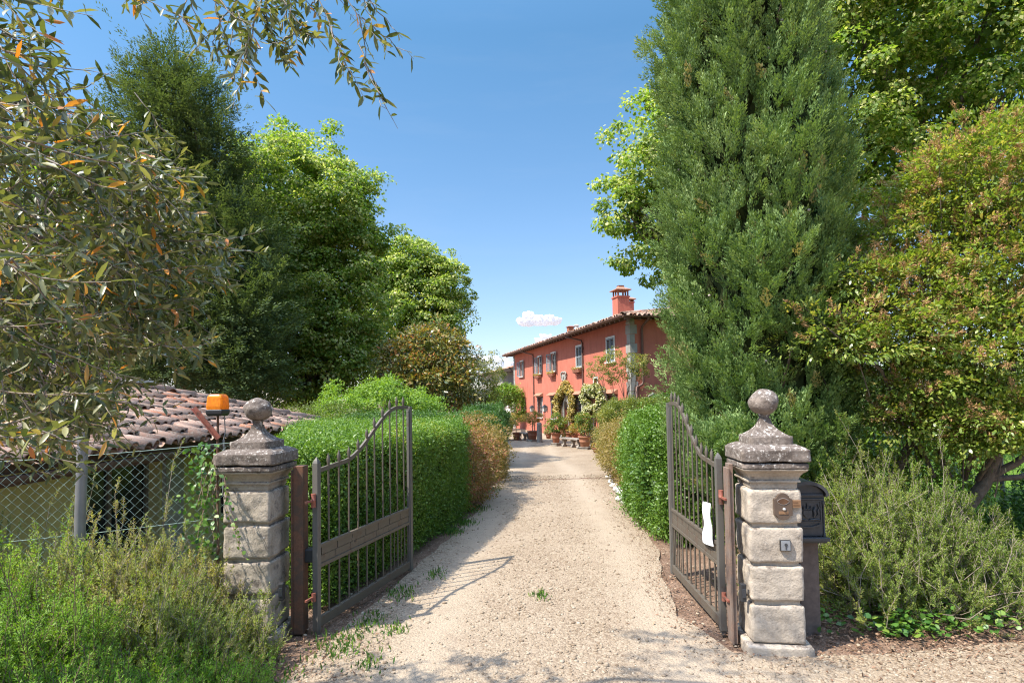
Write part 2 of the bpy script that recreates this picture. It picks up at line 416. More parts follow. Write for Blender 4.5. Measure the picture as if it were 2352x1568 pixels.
M['copper'] = plain('brown_gutter', (.16, .085, .065), .5, metal=.2, scale=8, var=.3, bmp=.1)
M['hood'] = plain('terracotta_hood', (.40, .20, .125), .85, var=.3, scale=6)

def tile_mat(name, stops):
    m, n, l, p = mat(name)
    a = n.new('ShaderNodeAttribute'); a.attribute_name = 'tint'
    r = ramp(n, stops); l.new(a.outputs['Fac'], r.inputs[0]); P = pos(n, l)
    t = noise(n, l, P, 22, 7, .7); t2 = noise(n, l, P, 60, 4)
    k = ramp(n, [(.46, (0, 0, 0)), (.58, (1, 1, 1))]); l.new(t.outputs[0], k.inputs[0])
    li = ramp(n, [(.4, (.10, .075, .055)), (.6, (.42, .365, .295))]); l.new(t2.outputs[0], li.inputs[0])
    l.new(mix(n, l, mth(n, l, 'MULTIPLY', k.outputs[0], .55), r.outputs[0], li.outputs[0]), p.inputs['Base Color'])
    p.inputs['Roughness'].default_value = .9; p.inputs['Specular IOR Level'].default_value = .2
    bump(n, l, t2.outputs[0], p, .5, .006); return m
M['tiles'] = tile_mat('roof_tiles', [(0, (.13, .08, .055)), (.25, (.27, .16, .115)), (.6, (.40, .25, .18)), (.86, (.48, .32, .24)), (.93, (.46, .20, .11)), (1, (.44, .15, .07))])

# foliage
M['olive'] = leaf_mat('olive_leaves', [(0, (.045, .068, .02)), (.45, (.105, .125, .042)), (.78, (.20, .20, .08)), (.945, (.30, .28, .13)), (.955, (.42, .24, .06)), (.98, (.54, .25, .05)), (1, (.55, .18, .035))], .28, .38, .5)
M['linden'] = leaf_mat('linden_leaves', [(0, (.085, .155, .022)), (.45, (.165, .25, .036)), (.72, (.265, .32, .06)), (.85, (.41, .42, .14)), (1, (.59, .57, .28))], .45, .5, .35, (1.4, 1.55, .62))
M['conifer'] = leaf_mat('conifer_leaves', [(0, (.05, .08, .03)), (.6, (.105, .15, .06)), (1, (.18, .215, .09))], .22, .7, .15)
M['cypress'] = leaf_mat('cypress_leaves', [(0, (.06, .115, .035)), (.5, (.18, .275, .085)), (.9, (.33, .42, .165)), (.97, (.37, .41, .16)), (1, (.30, .18, .09))], .16, .65, .2)
M['box'] = leaf_mat('box_leaves', [(0, (0.058, 0.128, 0.018)), (.5, (0.115, 0.211, 0.028)), (.85, (0.198, 0.294, 0.045)), (1, (0.384, 0.333, 0.077))], .32, .45, .4)
M['box_dark'] = leaf_mat('box_leaves_deep', [(0, (0.028, 0.074, 0.015)), (.5, (0.058, 0.128, 0.023)), (1, (0.109, 0.192, 0.038))], .28, .45, .4)
M['nandina'] = leaf_mat('reddish_leaves', [(0, (0.128, 0.090, 0.032)), (.35, (0.218, 0.179, 0.045)), (.6, (0.320, 0.218, 0.077)), (.85, (0.346, 0.128, 0.070)), (1, (0.422, 0.154, 0.128))], .32, .5)
M['olive_shrub'] = leaf_mat('yellow_green_leaves', [(0, (0.077, 0.109, 0.023)), (.5, (0.154, 0.192, 0.038)), (1, (0.333, 0.282, 0.064))], .34, .5)
M['privet'] = leaf_mat('privet_leaves', [(0, (.09, .155, .022)), (.45, (.18, .255, .042)), (.85, (.29, .33, .07)), (1, (.40, .34, .11))], .38, .32, .5)
M['panicle'] = leaf_mat('dry_panicles', [(0, (.30, .17, .08)), (1, (.50, .31, .16))], .2, .8, .1)
M['rosemary'] = leaf_mat('rosemary_needles', [(0, (.10, .21, .025)), (.5, (.20, .345, .042)), (.8, (.31, .41, .07)), (.92, (.40, .36, .11)), (1, (.44, .30, .12))], .38, .5, .3)
M['rosemary_dry'] = leaf_mat('dry_rosemary_needles', [(0, (.12, .18, .03)), (.45, (.22, .285, .06)), (.72, (.34, .32, .10)), (.88, (.42, .32, .14)), (1, (.44, .28, .14))], .38, .5, .3)
M['magnolia'] = leaf_mat('magnolia_leaves', [(0, (0.064, 0.096, 0.023)), (.45, (0.154, 0.166, 0.038)), (.8, (0.346, 0.282, 0.077)), (1, (0.384, 0.154, 0.051))], .25, .3, .6)
M['wisteria'] = leaf_mat('wisteria_leaves', [(0, (0.090, 0.179, 0.023)), (.6, (0.179, 0.301, 0.038)), (1, (0.282, 0.384, 0.064))], .4, .5)
M['citrus'] = leaf_mat('citrus_leaves', [(0, (0.064, 0.128, 0.020)), (.6, (0.141, 0.218, 0.036)), (.9, (0.256, 0.282, 0.051)), (1, (0.422, 0.256, 0.064))], .3, .35, .5)
M['citrus_dry'] = leaf_mat('yellowing_citrus_leaves', [(0, (0.102, 0.141, 0.026)), (.4, (0.243, 0.256, 0.051)), (.75, (0.461, 0.333, 0.077)), (1, (0.538, 0.218, 0.077))], .3, .4, .4)
M['jasmine'] = leaf_mat('jasmine_leaves', [(0, (.05, .09, .02)), (.45, (.13, .17, .045)), (.55, (.48, .46, .26)), (1, (.74, .71, .52))], .3, .5)
M['jasmine_y'] = leaf_mat('yellow_jasmine', [(0, (.07, .09, .02)), (.35, (.20, .18, .05)), (.6, (.50, .36, .12)), (1, (.66, .55, .28))], .3, .5)
M['grass'] = leaf_mat('grass_blades', [(0, (0.064, 0.141, 0.018)), (.7, (0.141, 0.256, 0.033)), (1, (0.307, 0.294, 0.090))], .35, .5)
M['ivy'] = leaf_mat('ivy_leaves', [(0, (0.038, 0.109, 0.020)), (.6, (0.090, 0.192, 0.031)), (1, (0.205, 0.294, 0.051))], .3, .35, .5)
M['litter'] = leaf_mat('dry_leaf_litter', [(0, (.09, .05, .03)), (.6, (.22, .125, .08)), (1, (.38, .26, .17))], .1, .8, .1)

def pebble_mat():
    m, n, l, p = mat('pebbles')
    a = n.new('ShaderNodeAttribute'); a.attribute_name = 'tint'
    r = ramp(n, [(0, (.10, .07, .045)), (.22, (.18, .128, .083)), (.55, (.255, .195, .133)), (.85, (.32, .256, .182)), (1, (.375, .32, .243))]); l.new(a.outputs['Fac'], r.inputs[0])
    t = noise(n, l, pos(n, l), 90, 4); l.new(mix(n, l, .3, r.outputs[0], t.outputs[0], 'OVERLAY'), p.inputs['Base Color'])
    p.inputs['Roughness'].default_value = .85; p.inputs['Specular IOR Level'].default_value = .25; return m
M['pebble'] = pebble_mat()

def gravel_mat():
    m, n, l, p = mat('gravel'); P = pos(n, l)
    v = n.new('ShaderNodeTexVoronoi'); v.inputs['Scale'].default_value = 62; v.inputs['Randomness'].default_value = 1; l.new(P, v.inputs['Vector'])
    v2 = n.new('ShaderNodeTexVoronoi'); v2.inputs['Scale'].default_value = 120; l.new(P, v2.inputs['Vector'])
    sp = n.new('ShaderNodeSeparateColor'); l.new(v.outputs['Color'], sp.inputs[0])
    r = ramp(n, [(0, (.15, .108, .072)), (.25, (.21, .154, .103)), (.6, (.262, .20, .136)), (1, (.32, .257, .183))]); l.new(sp.outputs[0], r.inputs[0])
    t = noise(n, l, P, .9, 5, .6); t2 = noise(n, l, P, 140, 3); t3 = noise(n, l, P, 3.3, 6, .65)
    dust = ramp(n, [(.42, (0, 0, 0)), (.62, (1, 1, 1))]); l.new(t.outputs[0], dust.inputs[0])
    sx = n.new('ShaderNodeSeparateXYZ'); l.new(P, sx.inputs[0])      # two pale, compacted wheel tracks that follow the drive
    tr = []
    for a, b in ((-.80, .05), (.98, .03)):
        dd = mth(n, l, 'ABSOLUTE', mth(n, l, 'SUBTRACT', sx.outputs[0], mth(n, l, 'ADD', mth(n, l, 'MULTIPLY', sx.outputs[1], b), a))); dd = mth(n, l, 'ADD', dd, mth(n, l, 'MULTIPLY', t3.outputs[0], .5))
        rr = ramp(n, [(.30, (1, 1, 1)), (.75, (0, 0, 0))]); l.new(dd, rr.inputs[0]); tr.append(rr.outputs[0])
    trk = mth(n, l, 'MAXIMUM', tr[0], tr[1])
    c = mix(n, l, mth(n, l, 'MULTIPLY', mth(n, l, 'MAXIMUM', mth(n, l, 'MULTIPLY', dust.outputs[0], .6), trk), .8), r.outputs[0], (.335, .268, .193))
    br = ramp(n, [(.52, (0, 0, 0)), (.72, (1, 1, 1))]); l.new(t3.outputs[0], br.inputs[0])
    c = mix(n, l, mth(n, l, 'MULTIPLY', br.outputs[0], .35), c, (.21, .15, .105))
    c = mix(n, l, .25, c, t2.outputs[0], 'OVERLAY')
    l.new(c, p.inputs['Base Color']); p.inputs['Roughness'].default_value = .92; p.inputs['Specular IOR Level'].default_value = .15
    h = mth(n, l, 'SUBTRACT', 1.0, v.outputs['Distance']); h2 = mth(n, l, 'MULTIPLY', mth(n, l, 'SUBTRACT', 1.0, v2.outputs['Distance']), .4)
    bump(n, l, mth(n, l, 'ADD', h, h2), p, .6, .012); return m
M['gravel'] = gravel_mat()
def soil_mat():
    m, n, l, p = mat('soil'); P = pos(n, l)
    t = noise(n, l, P, 2.5, 7, .65); t2 = noise(n, l, P, 55, 6, .75)
    r = ramp(n, [(.3, (.13, .085, .06)), (.55, (.24, .165, .12)), (.75, (.33, .25, .185))]); l.new(t.outputs[0], r.inputs[0])
    r2 = ramp(n, [(.35, (.45, .4, .36)), (.6, (1.25, 1.2, 1.15))]); l.new(t2.outputs[0], r2.inputs[0])
    l.new(mix(n, l, .8, r.outputs[0], r2.outputs[0], 'MULTIPLY'), p.inputs['Base Color'])
    p.inputs['Roughness'].default_value = .95; p.inputs['Specular IOR Level'].default_value = .1
    bump(n, l, t2.outputs[0], p, .9, .02); return m
M['soil'] = soil_mat()
M['lawn'] = plain('lawn', (.13, .22, .03), .95, c2=(.075, .14, .02), scale=5, bmp=.8, bd=.03, spec=.1)

# ================================================================== SETTING
def in_poly(P, poly):
    x, y = P[:, 0], P[:, 1]; c = np.zeros(len(P), bool); n = len(poly); j = n - 1
    for i in range(n):
        xi, yi = poly[i][0], poly[i][1]; xj, yj = poly[j][0], poly[j][1]
        c ^= ((yi > y) != (yj > y)) & (x < (xj - xi) * (y - yi) / (yj - yi + 1e-12) + xi); j = i
    return c
def sstep(a, b, x):
    t = np.clip((x - a) / (b - a), 0, 1); return t * t * (3 - 2 * t)

DRIVE = [(-9, 0.2), (-3.2, 1.6), (-1.75, 2.9), (-1.42, 3.6), (-1.30, 4.3), (-1.16, 5.0), (-1.0, 6.0), (-.78, 7.2), (-.60, 8.6), (-.46, 10.5), (-.28, 13.5), (-.2, 17), (-.12, 21), (-.15, 25), (-.9, 28.5), (-4, 31),
         (-9, 34), (-12, 46), (-4, 52), (.6, 48.3), (1.9, 42), (3.9, 34.5), (5.9, 28.5), (5.6, 26.5), (4.2, 24), (3.15, 19.8), (2.5, 15.5), (2.0, 11.5), (1.80, 9.4), (1.68, 7.6), (1.60, 6.4), (1.38, 5.3), (1.28, 4.5), (1.42, 3.85), (2.2, 3.78), (3.2, 3.9), (4.6, 4.0), (9, 4.2), (12, 0.2)]
def fine_poly(poly, step=.18, amp=.05):
    out = []
    for i, p in enumerate(poly):
        q = poly[(i + 1) % len(poly)]; d = math.dist(p, q); k = max(1, min(60, int(d / step)))
        for j in range(k):
            t = j / k; x, y = p[0] + (q[0] - p[0]) * t, p[1] + (q[1] - p[1]) * t
            out.append((x + amp * mnoise.noise((x * 3, y * 3, 1)), y + amp * mnoise.noise((x * 3, y * 3, 9))))
    return out

def terrain():
    xs = np.concatenate([np.linspace(-1500, -40, 14), np.linspace(-36, -8, 12), np.arange(-7.5, 8, .25), np.linspace(8.5, 36, 12), np.linspace(40, 1500, 14)])
    ys = np.concatenate([np.linspace(-400, -20, 8), np.linspace(-15, -1, 5), np.arange(0, 14, .25), np.linspace(14.5, 60, 60), np.linspace(70, 2500, 16)])
    X, Y = np.meshgrid(xs, ys); P = np.stack([X.ravel(), Y.ravel(), np.zeros(X.size)], 1)
    z = -.02 + .012 * wav(P, 4, 3)
    x, y = P[:, 0], P[:, 1]
    low = sstep(2.7, 3.6, -x) * (1 - sstep(13.5, 17, y)) * (1 - sstep(14, 20, -x)) * sstep(-2, 1.5, y)
    z = z - 1.1 * low
    z = z - .75 * sstep(11.5, 25, y)
    bank = sstep(1.9, 2.5, x) * sstep(3.9, 4.5, y) * (1 - sstep(8, 10, y)) * (1 - sstep(20, 30, x))
    z = z + bank * (.05 + .03 * wav(P, 1.6, 5))
    P[:, 2] = z; nx = len(xs); lv = Leaves(); i = np.arange(len(ys) - 1)[:, None] * nx + np.arange(nx - 1)[None, :]
    i = i.ravel(); faces = np.stack([i, i + 1, i + nx + 1, i + nx], 1)
    lv.raw(P, faces)
    o = lv.build('ground', M['soil'], smooth=True); tag(o, 'brown soil under the shrubs and beside the driveway', 'ground', kind='structure')
terrain()
def sheet(name, poly, z, m):
    bm = bmesh.new(); bm.faces.new([bm.verts.new((x, y, 0)) for x, y in poly]); bmesh.ops.triangulate(bm, faces=bm.faces[:])
    for y in np.arange(11.5, 25.6, .45): bmesh.ops.bisect_plane(bm, geom=bm.verts[:] + bm.edges[:] + bm.faces[:], plane_co=(0, float(y), 0), plane_no=(0, 1, 0))
    bmesh.ops.recalc_face_normals(bm, faces=bm.faces)
    if sum(f.normal.z for f in bm.faces) < 0: bmesh.ops.reverse_faces(bm, faces=bm.faces)
    for v in bm.verts: v.co.z = gz(v.co.y) + z
    me = bpy.data.meshes.new(name); bm.to_mesh(me); bm.free(); return link(name, me, m)
tag(sheet('driveway', fine_poly(DRIVE), 0.004, M['gravel']), 'cream gravel driveway curving from the gate to the villa', 'driveway', kind='structure')
LAWN = [(4.2, 6.5), (9, 6.2), (26, 8), (26, 24), (9, 26), (5.2, 22), (4.6, 12)]
tag(sheet('lawn', fine_poly(LAWN, .4, .15), .115, M['lawn']), 'sunlit lawn beyond the wire fence', 'lawn', kind='structure')

# pebbles lying on the gravel, densest near the gate
def pebbles():
    lv = Leaves()
    N = 130000
    y = 2.3 + 10.5 * RNG.random(N) ** 1.9; x = RNG.uniform(-3.2, 5.2, N)
    keep = np.abs(x) < y * .95 + .3; P = np.stack([x, y, np.zeros(N)], 1)[keep]
    d = wav(P, 1.3, 12)
    rut = np.minimum(np.abs(P[:, 0] - (-.80 + .05 * P[:, 1])), np.abs(P[:, 0] - (.98 + .03 * P[:, 1])))
    bare = np.exp(-(rut / .34) ** 2) * .92
    ins = in_poly(P, DRIVE); rnd = RNG.random(len(P))
    P = P[(ins & (rnd > bare - .15 * d)) | (~ins & (P[:, 0] > -1.9) & (P[:, 1] < 9) & (rnd < .10))]
    n = len(P); s = np.clip(RNG.lognormal(math.log(.0115), .38, n), .006, .03) * (1 + .012 * P[:, 1])
    P[:, 2] = s * .22
    ax = rdir(n); ax[:, 2] *= .15; nn = np.tile([0, 0, 1.0], (n, 1)) + RNG.normal(size=(n, 3)) * .12
    lv.add(T_STONE, P, ax, nn, s * 1.45, s * 1.05, RNG.beta(3, 2.2, n), thick=s * .62)
    o = lv.build('gravel_stones', M['pebble'], smooth=True)
    tag(o, 'loose cream pebbles scattered over the driveway', 'gravel', kind='stuff')
pebbles()

def litter():
    lv = Leaves()
    def patch(N, cx, cy_, sx, sy, sz=.02, el=.035):
        P = np.stack([RNG.normal(cx, sx, N), RNG.normal(cy_, sy, N), np.full(N, .012)], 1)
        P[:, 2] += .06 * sstep(1.9, 2.5, P[:, 0]) * sstep(3.9, 4.5, P[:, 1])
        P = P[(P[:, 1] > 2.6)]
        n = len(P); a = rdir(n); a[:, 2] *= .25
        lv.add(T_LEAF, P, a, np.tile([0, 0, 1.], (n, 1)) + RNG.normal(size=(n, 3)) * .4, el * RNG.uniform(.5, 1.3, n), sz * RNG.uniform(.2, .8, n), RNG.random(n))
    patch(2600, 2.6, 4.15, .6, .25); patch(2200, 3.6, 4.3, .8, .35); patch(900, 1.35, 4.9, .12, .6, .015, .025); patch(900, 3.4, 3.8, .9, .2, .015, .03)
    patch(500, -1.35, 4.4, .2, .5); patch(400, -.75, 7.8, .15, 1.2, .015, .03); patch(500, 1.6, 7.5, .12, 1.5, .02, .03); patch(300, -1.5, 3.6, .25, .25)
    tag(lv.build('leaf_litter', M['litter']), 'dry brown leaf litter under the shrubs beside the pillars', 'leaf litter', kind='stuff')
litter()

# ================================================================== GATE PILLARS
def pillar(loc, rz, label, seed, shaft_mat):
    t = empty('gate_pillar', loc, rz, label, 'pillar', 'stone gate pillars')
    pl = rough_box('plinth', (.42, .42, .11), (0, 0, .01), shaft_mat, t, .015, 6, .005, seed)
    for k, (z0, z1) in enumerate(((.065, .315), (.34, .572), (.592, .827), (.847, 1.075))):
        rough_box('stone_block', (.345, .345, z1 - z0), (0, 0, (z0 + z1) / 2), shaft_mat, t, .017, 16, .0075, seed + k + 1)
    c = MB(); c.bb(-.145, .145, -.145, .145, .06, 1.12); c.build('inner_shaft', shaft_mat, t)
    # moulded capital below the slab
    cp = MB(); prof = [(.15, 1.085), (.152, 1.12), (.168, 1.122), (.168, 1.136), (.158, 1.14), (.164, 1.16), (.182, 1.185), (.198, 1.197), (.205, 1.205), (.206, 1.213)]
    cp.lathe(prof, sq=True); cp.build('capital', M['stone'], t, bevel=.003)
    sl = rough_box('cap_slab', (.425, .425, .042), (0, 0, 1.233), M['stone_cap'], t, .012, 12, .004, seed + 8)
    s2 = MB(); n = 16
    rough_box('cap_slab', (.445, .445, .09), (0, 0, 1.302), M['stone_cap'], t, .014, 14, .007, seed + 9)
    # sloped top of the slab
    s2.lathe([(.215, 1.335), (.20, 1.352), (.155, 1.372)], sq=True); s2.build('cap_weathering', M['stone_cap'], t, bevel=.006)
    rough_box('cap_slab', (.285, .285, .068), (0, 0, 1.395), M['stone_cap'], t, .01, 10, .005, seed + 10)
    f = MB(); pr = []
    for i in range(15):
        q = i / 14; pr.append((.034 + .088 * (1 - q) ** 2.1, 1.428 + .115 * q))
    f.lathe([(.127, 1.420), (.127, 1.430)] + pr, sq=True)
    fin = f.build('finial', M['stone_cap'], t, bevel=.004)
    nk = MB(); nk.lathe([(.038, 1.53), (.034, 1.55), (.04, 1.575)], 16); nk.build('neck', M['stone_cap'], fin)
    b = MB(); b.blob((0, 0, 1.655), (.099, .099, .086), 20, 0, seed, .12); b.build('ball', M['stone_cap'], fin)
    return t
PL = (-1.905, 4.262, 0.0); PR = (1.752, 3.975, 0.0)
pillar(PL, R(-2), 'lichen-dark stone gate pillar with ball finial next to the amber beacon and chain-link fence', 3, M['stone'])
pillar(PR, R(-6.5), 'pale stone gate pillar with ball finial carrying the intercom and key switch', 21, M['stone_pale'])

# ================================================================== GATE
def gate_leaf(hinge, far, label, seed, mats, mirror):
    h, f = Vector(hinge), Vector(far); d = f - h; L = d.length
    t = empty('gate_leaf', h, math.atan2(d.y, d.x), label, 'gate', 'two leaves of the iron gate')
    gm, sm = mats
    def zrail(x):
        q = max(0, min(1, (x / L - .22) / .62)); q = q * q * (3 - 2 * q)
        return 1.19 + .42 * q + .03 * min(1, x / L / .22)
    s = MB(); s.bb(-.022, .022, -.022, .022, .03, 1.25)
    s.lathe([(.022, 1.25), (.016, 1.268), (.002, 1.295)], sq=True); s.bb(-.016, .016, -.016, .016, 0, .03); s.build('hinge_stile', sm, t, bevel=.002)
    s = MB(); s.bb(L - .025, L + .025, -.02, .02, .02, 1.645); s.bb(L - .04, L - .0255, -.012, .012, .02, 1.6); s.build('closing_stile', sm, t, bevel=.002)
    r = MB(); n = 34; x0, x1 = .0225, L - .0405; vs_ = []
    for i in range(n + 1):
        x = x0 + (x1 - x0) * i / n; z = zrail(x)
        sl = (zrail(x + .01) - zrail(x - .01)) / .02; nz = 1 / math.sqrt(1 + sl * sl); nx = -sl * nz
        for (a, b) in ((-.016, -.009), (.016, -.009), (.016, .009), (-.016, .009)):
            vs_.append((x + nx * a, b, z + nz * a))
    fs = [(4 * i + k, 4 * i + (k + 1) % 4, 4 * i + 4 + (k + 1) % 4, 4 * i + 4 + k) for i in range(n) for k in range(4)]
    r.add(vs_, fs); r.build('curved_top_rail', gm, t)
    # middle band: two rails with board panels between
    z0, z1 = .475, .645
    b = MB(); b.bb(x0, x1, -.014, .014, z0, z0 + .028); b.bb(x0, x1, -.014, .014, z1 - .024, z1)
    k = 7
    for i in range(k):
        a = x0 + (x1 - x0) * i / k; c = x0 + (x1 - x0) * (i + 1) / k
        b.bb(a + .002, c - .002, -.006, .006, z0 + .0285, z0 + .085); b.bb(a + .03, c + .02 if i < k - 1 else c - .002, -.008, .004, z0 + .088, z1 - .0245)
    b.build('middle_band', gm, t, bevel=.0015)
    b = MB(); b.bb(x0, x1, -.016, .016, .045, .115); b.build('bottom_rail', gm, t, bevel=.002)
    nb = 10
    for i in range(nb):
        x = L * (i + 1) / (nb + 1) + .012; zt = zrail(x) + .085; jx = RNG.normal(0, .003); q = MB()
        q.tube([(x + jx, -.019 if i % 2 == 9 else .0, .1), (x + jx * .3, .0, .6), (x - jx, 0, zt - .06)], .0075, 8)
        q.lathe([(.0085, -.075), (.010, -.06), (.0155, -.03), (.011, -.005), (.001, .025)], 8, (x - jx, 0, zt))
        q.build('spear_bar', gm, t)
    # short bars and a worn mesh panel in the closing corner
    q = MB()
    for i in range(7, 10):
        x = L * (i + 1.5) / (nb + 1) + .012; q.tube([(x, 0, .11), (x, 0, .48)], .005, 6)
    q.build('dog_bar', gm, t)
    for i in range(2):
        z = .98 if i else .28; q = MB()
        if i: q.lathe([(.017, -.05), (.017, -.002), (.019, 0), (.017, .002), (.017, .05)], 12, (-.04, 0, z)); q.bar((-.04, 0, z), (-.135, 0, z), .014)
        else: q.lathe([(.016, -.03), (.016, .03)], 12, (-.04, 0, z)); q.bar((-.04, 0, z), (-.135, 0, z), .014)
        q.build('hinge', M['red_iron'], t)
    return t, L, zrail
HL, FL = gnd(728, 1455), gnd(943, 1312); HR, FR = gnd(1661, 1456), gnd(1546, 1321)
GL, LL, _ = gate_leaf(HL, FL, 'open iron gate leaf of spear bars with rising top rail beside the clipped hedge', 1, (M['gate'], M['gate_grey']), False)
GR, LR, _ = gate_leaf(HR, FR, 'open iron gate leaf with spear bars and white paper notice under the cypress', 2, (M['gate'], M['gate_grey']), True)

# flat iron posts that carry the hinges
for loc, rz, wd, lab, mt in (((-1.60, 4.30, 0), R(-2), .075, 'rusty flat iron hinge post beside the dark lichen pillar', M['rust']), ((1.515, 4.02, 0), R(-6.5), .028, 'slim rusty iron hinge post beside the pale pillar', M['rust2'])):
    t = empty('hinge_post', loc, rz, lab, 'post', 'iron hinge posts')
    q = MB(); q.bb(-wd / 2, wd / 2, -.05, .05, 0, 1.23); q.build('upright', mt, t, bevel=.003)
    q = MB(); q.bb(-wd / 2 - .012, -wd / 2 - .0005, -.062, .062, .0, 1.20); q.build('web', mt, t)
# photocells low on the posts
for loc, lab in (((-1.655, 4.085, .37), 'black gate photocell on the rusty post by the dark pillar'), ((1.532, 3.885, .38), 'black gate photocell beside the base of the pale pillar')):
    t = empty('photocell', loc, 0, lab, 'photocell', 'gate photocells')
    q = MB(); q.bb(-.018, .018, -.022, .022, -.06, .06); q.build('housing', M['black'], t, bevel=.006)
    q = MB(); q.bb(-.012, .012, -.026, -.0225, -.03, .03); q.build('sensor_window', M['glass'], t, bevel=.001)
# gate opener arm
t = empty('gate_opener', (-1.52, 4.32, .56), 0, 'black gate opener arm between hinge post and gate leaf', 'gate opener')
q = MB(); q.bb(-.05, .05, -.04, .05, -.05, .05); q.build('motor_housing', M['black'], t, bevel=.01)
q = MB(); q.bar((.02, .03, .02), (.19, .45, .0), .035); q.build('arm', M['black'], t, bevel=.004)

# notice taped to the gate
ang = math.atan2((FR - HR).y, (FR - HR).x)
t = empty('paper_notice', HR + (FR - HR).normalized() * .20 + Vector((0, 0, .60)), ang, 'white paper notice in a sleeve tied to the gate bars', 'notice')
q = MB(); nx_, nz_ = 8, 12; vs_, fs = [], []
side = .024
for i in range(nz_ + 1):
    for j in range(nx_ + 1):
        u, v = j / nx_, i / nz_
        vs_.append((-.12 + .25 * u + .012 * math.sin(v * 9) * (u > .9) + .02 * v, side + .012 * math.sin(u * 3.1 + v * 2) + .004 * math.sin(v * 11), .31 * v - .03 * u))
for i in range(nz_):
    for j in range(nx_):
        a = i * (nx_ + 1) + j; fs.append((a, a + 1, a + nx_ + 2, a + nx_ + 1))
b_ = len(vs_); back = [(x, y - .0025, z) for x, y, z in vs_]
q.add(vs_, fs, 0, True); q.add(back, [f[::-1] for f in fs], 0, True); pp = q.build('sheet', M['paper'], t, fix=False)
q = MB()
for k, (v0, u1) in enumerate(((.90, .7), (.86, .8), (.80, .6), (.62, .75), (.58, .7), (.54, .8), (.50, .4))):
    for j in range(6):
        u = .15 + (u1 - .15) * j / 6; u2 = u + (u1 - .15) / 6 * .8; pt = lambda u, v: (-.12 + .25 * u + .02 * v, side - .0055 + .012 * math.sin(u * 3.1 + v * 2) + .004 * math.sin(v * 11), .31 * v - .03 * u)
        q.add([pt(u, v0), pt(u2, v0), pt(u2, v0 + .012), pt(u, v0 + .012)], [(0, 1, 2, 3)])
q.build('faded_lines', M['ink'], pp, fix=False)

# ================================================================== FITTINGS ON THE PALE PILLAR
def on_pillar(lx, z, off=-.178):
    c, s_ = math.cos(R(-6.5)), math.sin(R(-6.5)); return Vector((PR[0] + c * lx - s_ * off, PR[1] + s_ * lx + c * off, z))
t = empty('intercom_panel', on_pillar(.045, .965), R(-6.5), 'bronze intercom panel with eye shaped speaker grille on the pale pillar', 'intercom')
q = MB(); pts = [(-.058, -.06), (.058, -.06), (.058, .055), (.048, .062)]
pts = []
for k in range(13): a = math.pi * k / 12; pts.append((.040 * math.cos(a), .056 + .034 * math.sin(a)))
pts = [(.058, -.055), (.058, .052), (.044, .056)] + pts[1:-1] + [(-.044, .056), (-.058, .052), (-.058, -.055), (-.044, -.058)] + [(-.040 * math.cos(math.pi * k / 12), -.058 - .026 * math.sin(math.pi * k / 12)) for k in range(1, 12)] + [(.044, -.058)]
q.prism(pts[::-1], -.012, .012, 'y'); q.build('plate', M['bronze'], t, bevel=.002)
q = MB()
for k in range(11):
    x = -.034 + .0068 * k; hh = .020 * (1 - (x / .040) ** 2); q.bb(x - .0016, x + .0016, -.0155, -.0125, .036 - hh, .036 + hh)
q.build('speaker_grille', M['brass_dark'], t)
q = MB()
for k in range(16):
    for sg in (-1, 1):
        x = -.038 + .076 * k / 16; x2 = -.038 + .076 * (k + 1) / 16; z = lambda x: .036 + sg * .021 * (1 - (x / .040) ** 2); q.bar((x, -.0135, z(x)), (x2, -.0135, z(x2)), .0022)
q.build('grille_rim', M['silver'], t)
q = MB(); q.blob((.004, -.016, -.014), .011, 8, 0, 0, 0); q.build('call_button', M['silver'], t)
q = MB(); q.bb(-.03, .03, -.0155, -.0125, -.047, -.028); q.build('name_slot', M['brass'], t, bevel=.001)
t = empty('name_plate', on_pillar(.128, .985), R(-6.5), 'small brass plate with two engraved lines beside the intercom', 'name plate')
q = MB(); q.bb(-.030, .030, -.009, .006, -.024, .024); q.build('plate', M['brass'], t, bevel=.001)
q = MB()
for z, x0, x1 in ((.009, -.019, .012), (-.009, -.02, .021)):
    x = x0
    while x < x1:
        wd = .0035 + .003 * random.random(); q.bb(x, x + wd, -.0105, -.0092, z - .003, z + .003); x += wd + .0018
q.build('engraved_lines', M['brass_dark'], t)
t = empty('key_switch', on_pillar(.052, .712), R(-6.5), 'square grey key switch with keyhole on the pale pillar', 'key switch')
q = MB(); q.bb(-.034, .034, -.012, .012, -.036, .036); q.build('housing', M['black'], t, bevel=.004)
q = MB(); q.bb(-.029, .029, -.017, -.0125, -.031, .031); q.build('face_plate', M['alu'], t, bevel=.003)
q = MB(); q.tube([(0, -.0205, .008), (0, -.0172, .008)], .010, 14); q.bb(-.004, .004, -.0195, -.0172, -.022, .0); q.build('key_cylinder', M['castblack'], t)

# ================================================================== MAILBOX
MBX = at(1842, 1180, 4.16); MBX.z = 0
t = empty('mailbox', MBX, R(-4), 'black cast metal mailbox with arched top and crest behind the pale pillar', 'mailbox')
q = MB(); hw, zb, zs = .122, .70, .98; arch = [(hw * math.cos(math.pi * k / 18), zs + .085 * math.sin(math.pi * k / 18)) for k in range(19)]
q.prism([(hw, zb)] + arch + [(-hw, zb)], -.085, .085, 'y'); q.build('body', M['castblack'], t, bevel=.004)
q = MB(); arch2 = [((hw + .016) * math.cos(math.pi * k / 18), zs + .012 + .098 * math.sin(math.pi * k / 18)) for k in range(19)]; arch1 = [((hw + .001) * math.cos(math.pi * k / 18), zs + .0 + .086 * math.sin(math.pi * k / 18)) for k in range(19)]
for k in range(18):
    q.prism([arch1[k], arch2[k], arch2[k + 1], arch1[k + 1]], -.12, .09, 'y')
q.build('arched_hood', M['castblack'], t, weld=True)
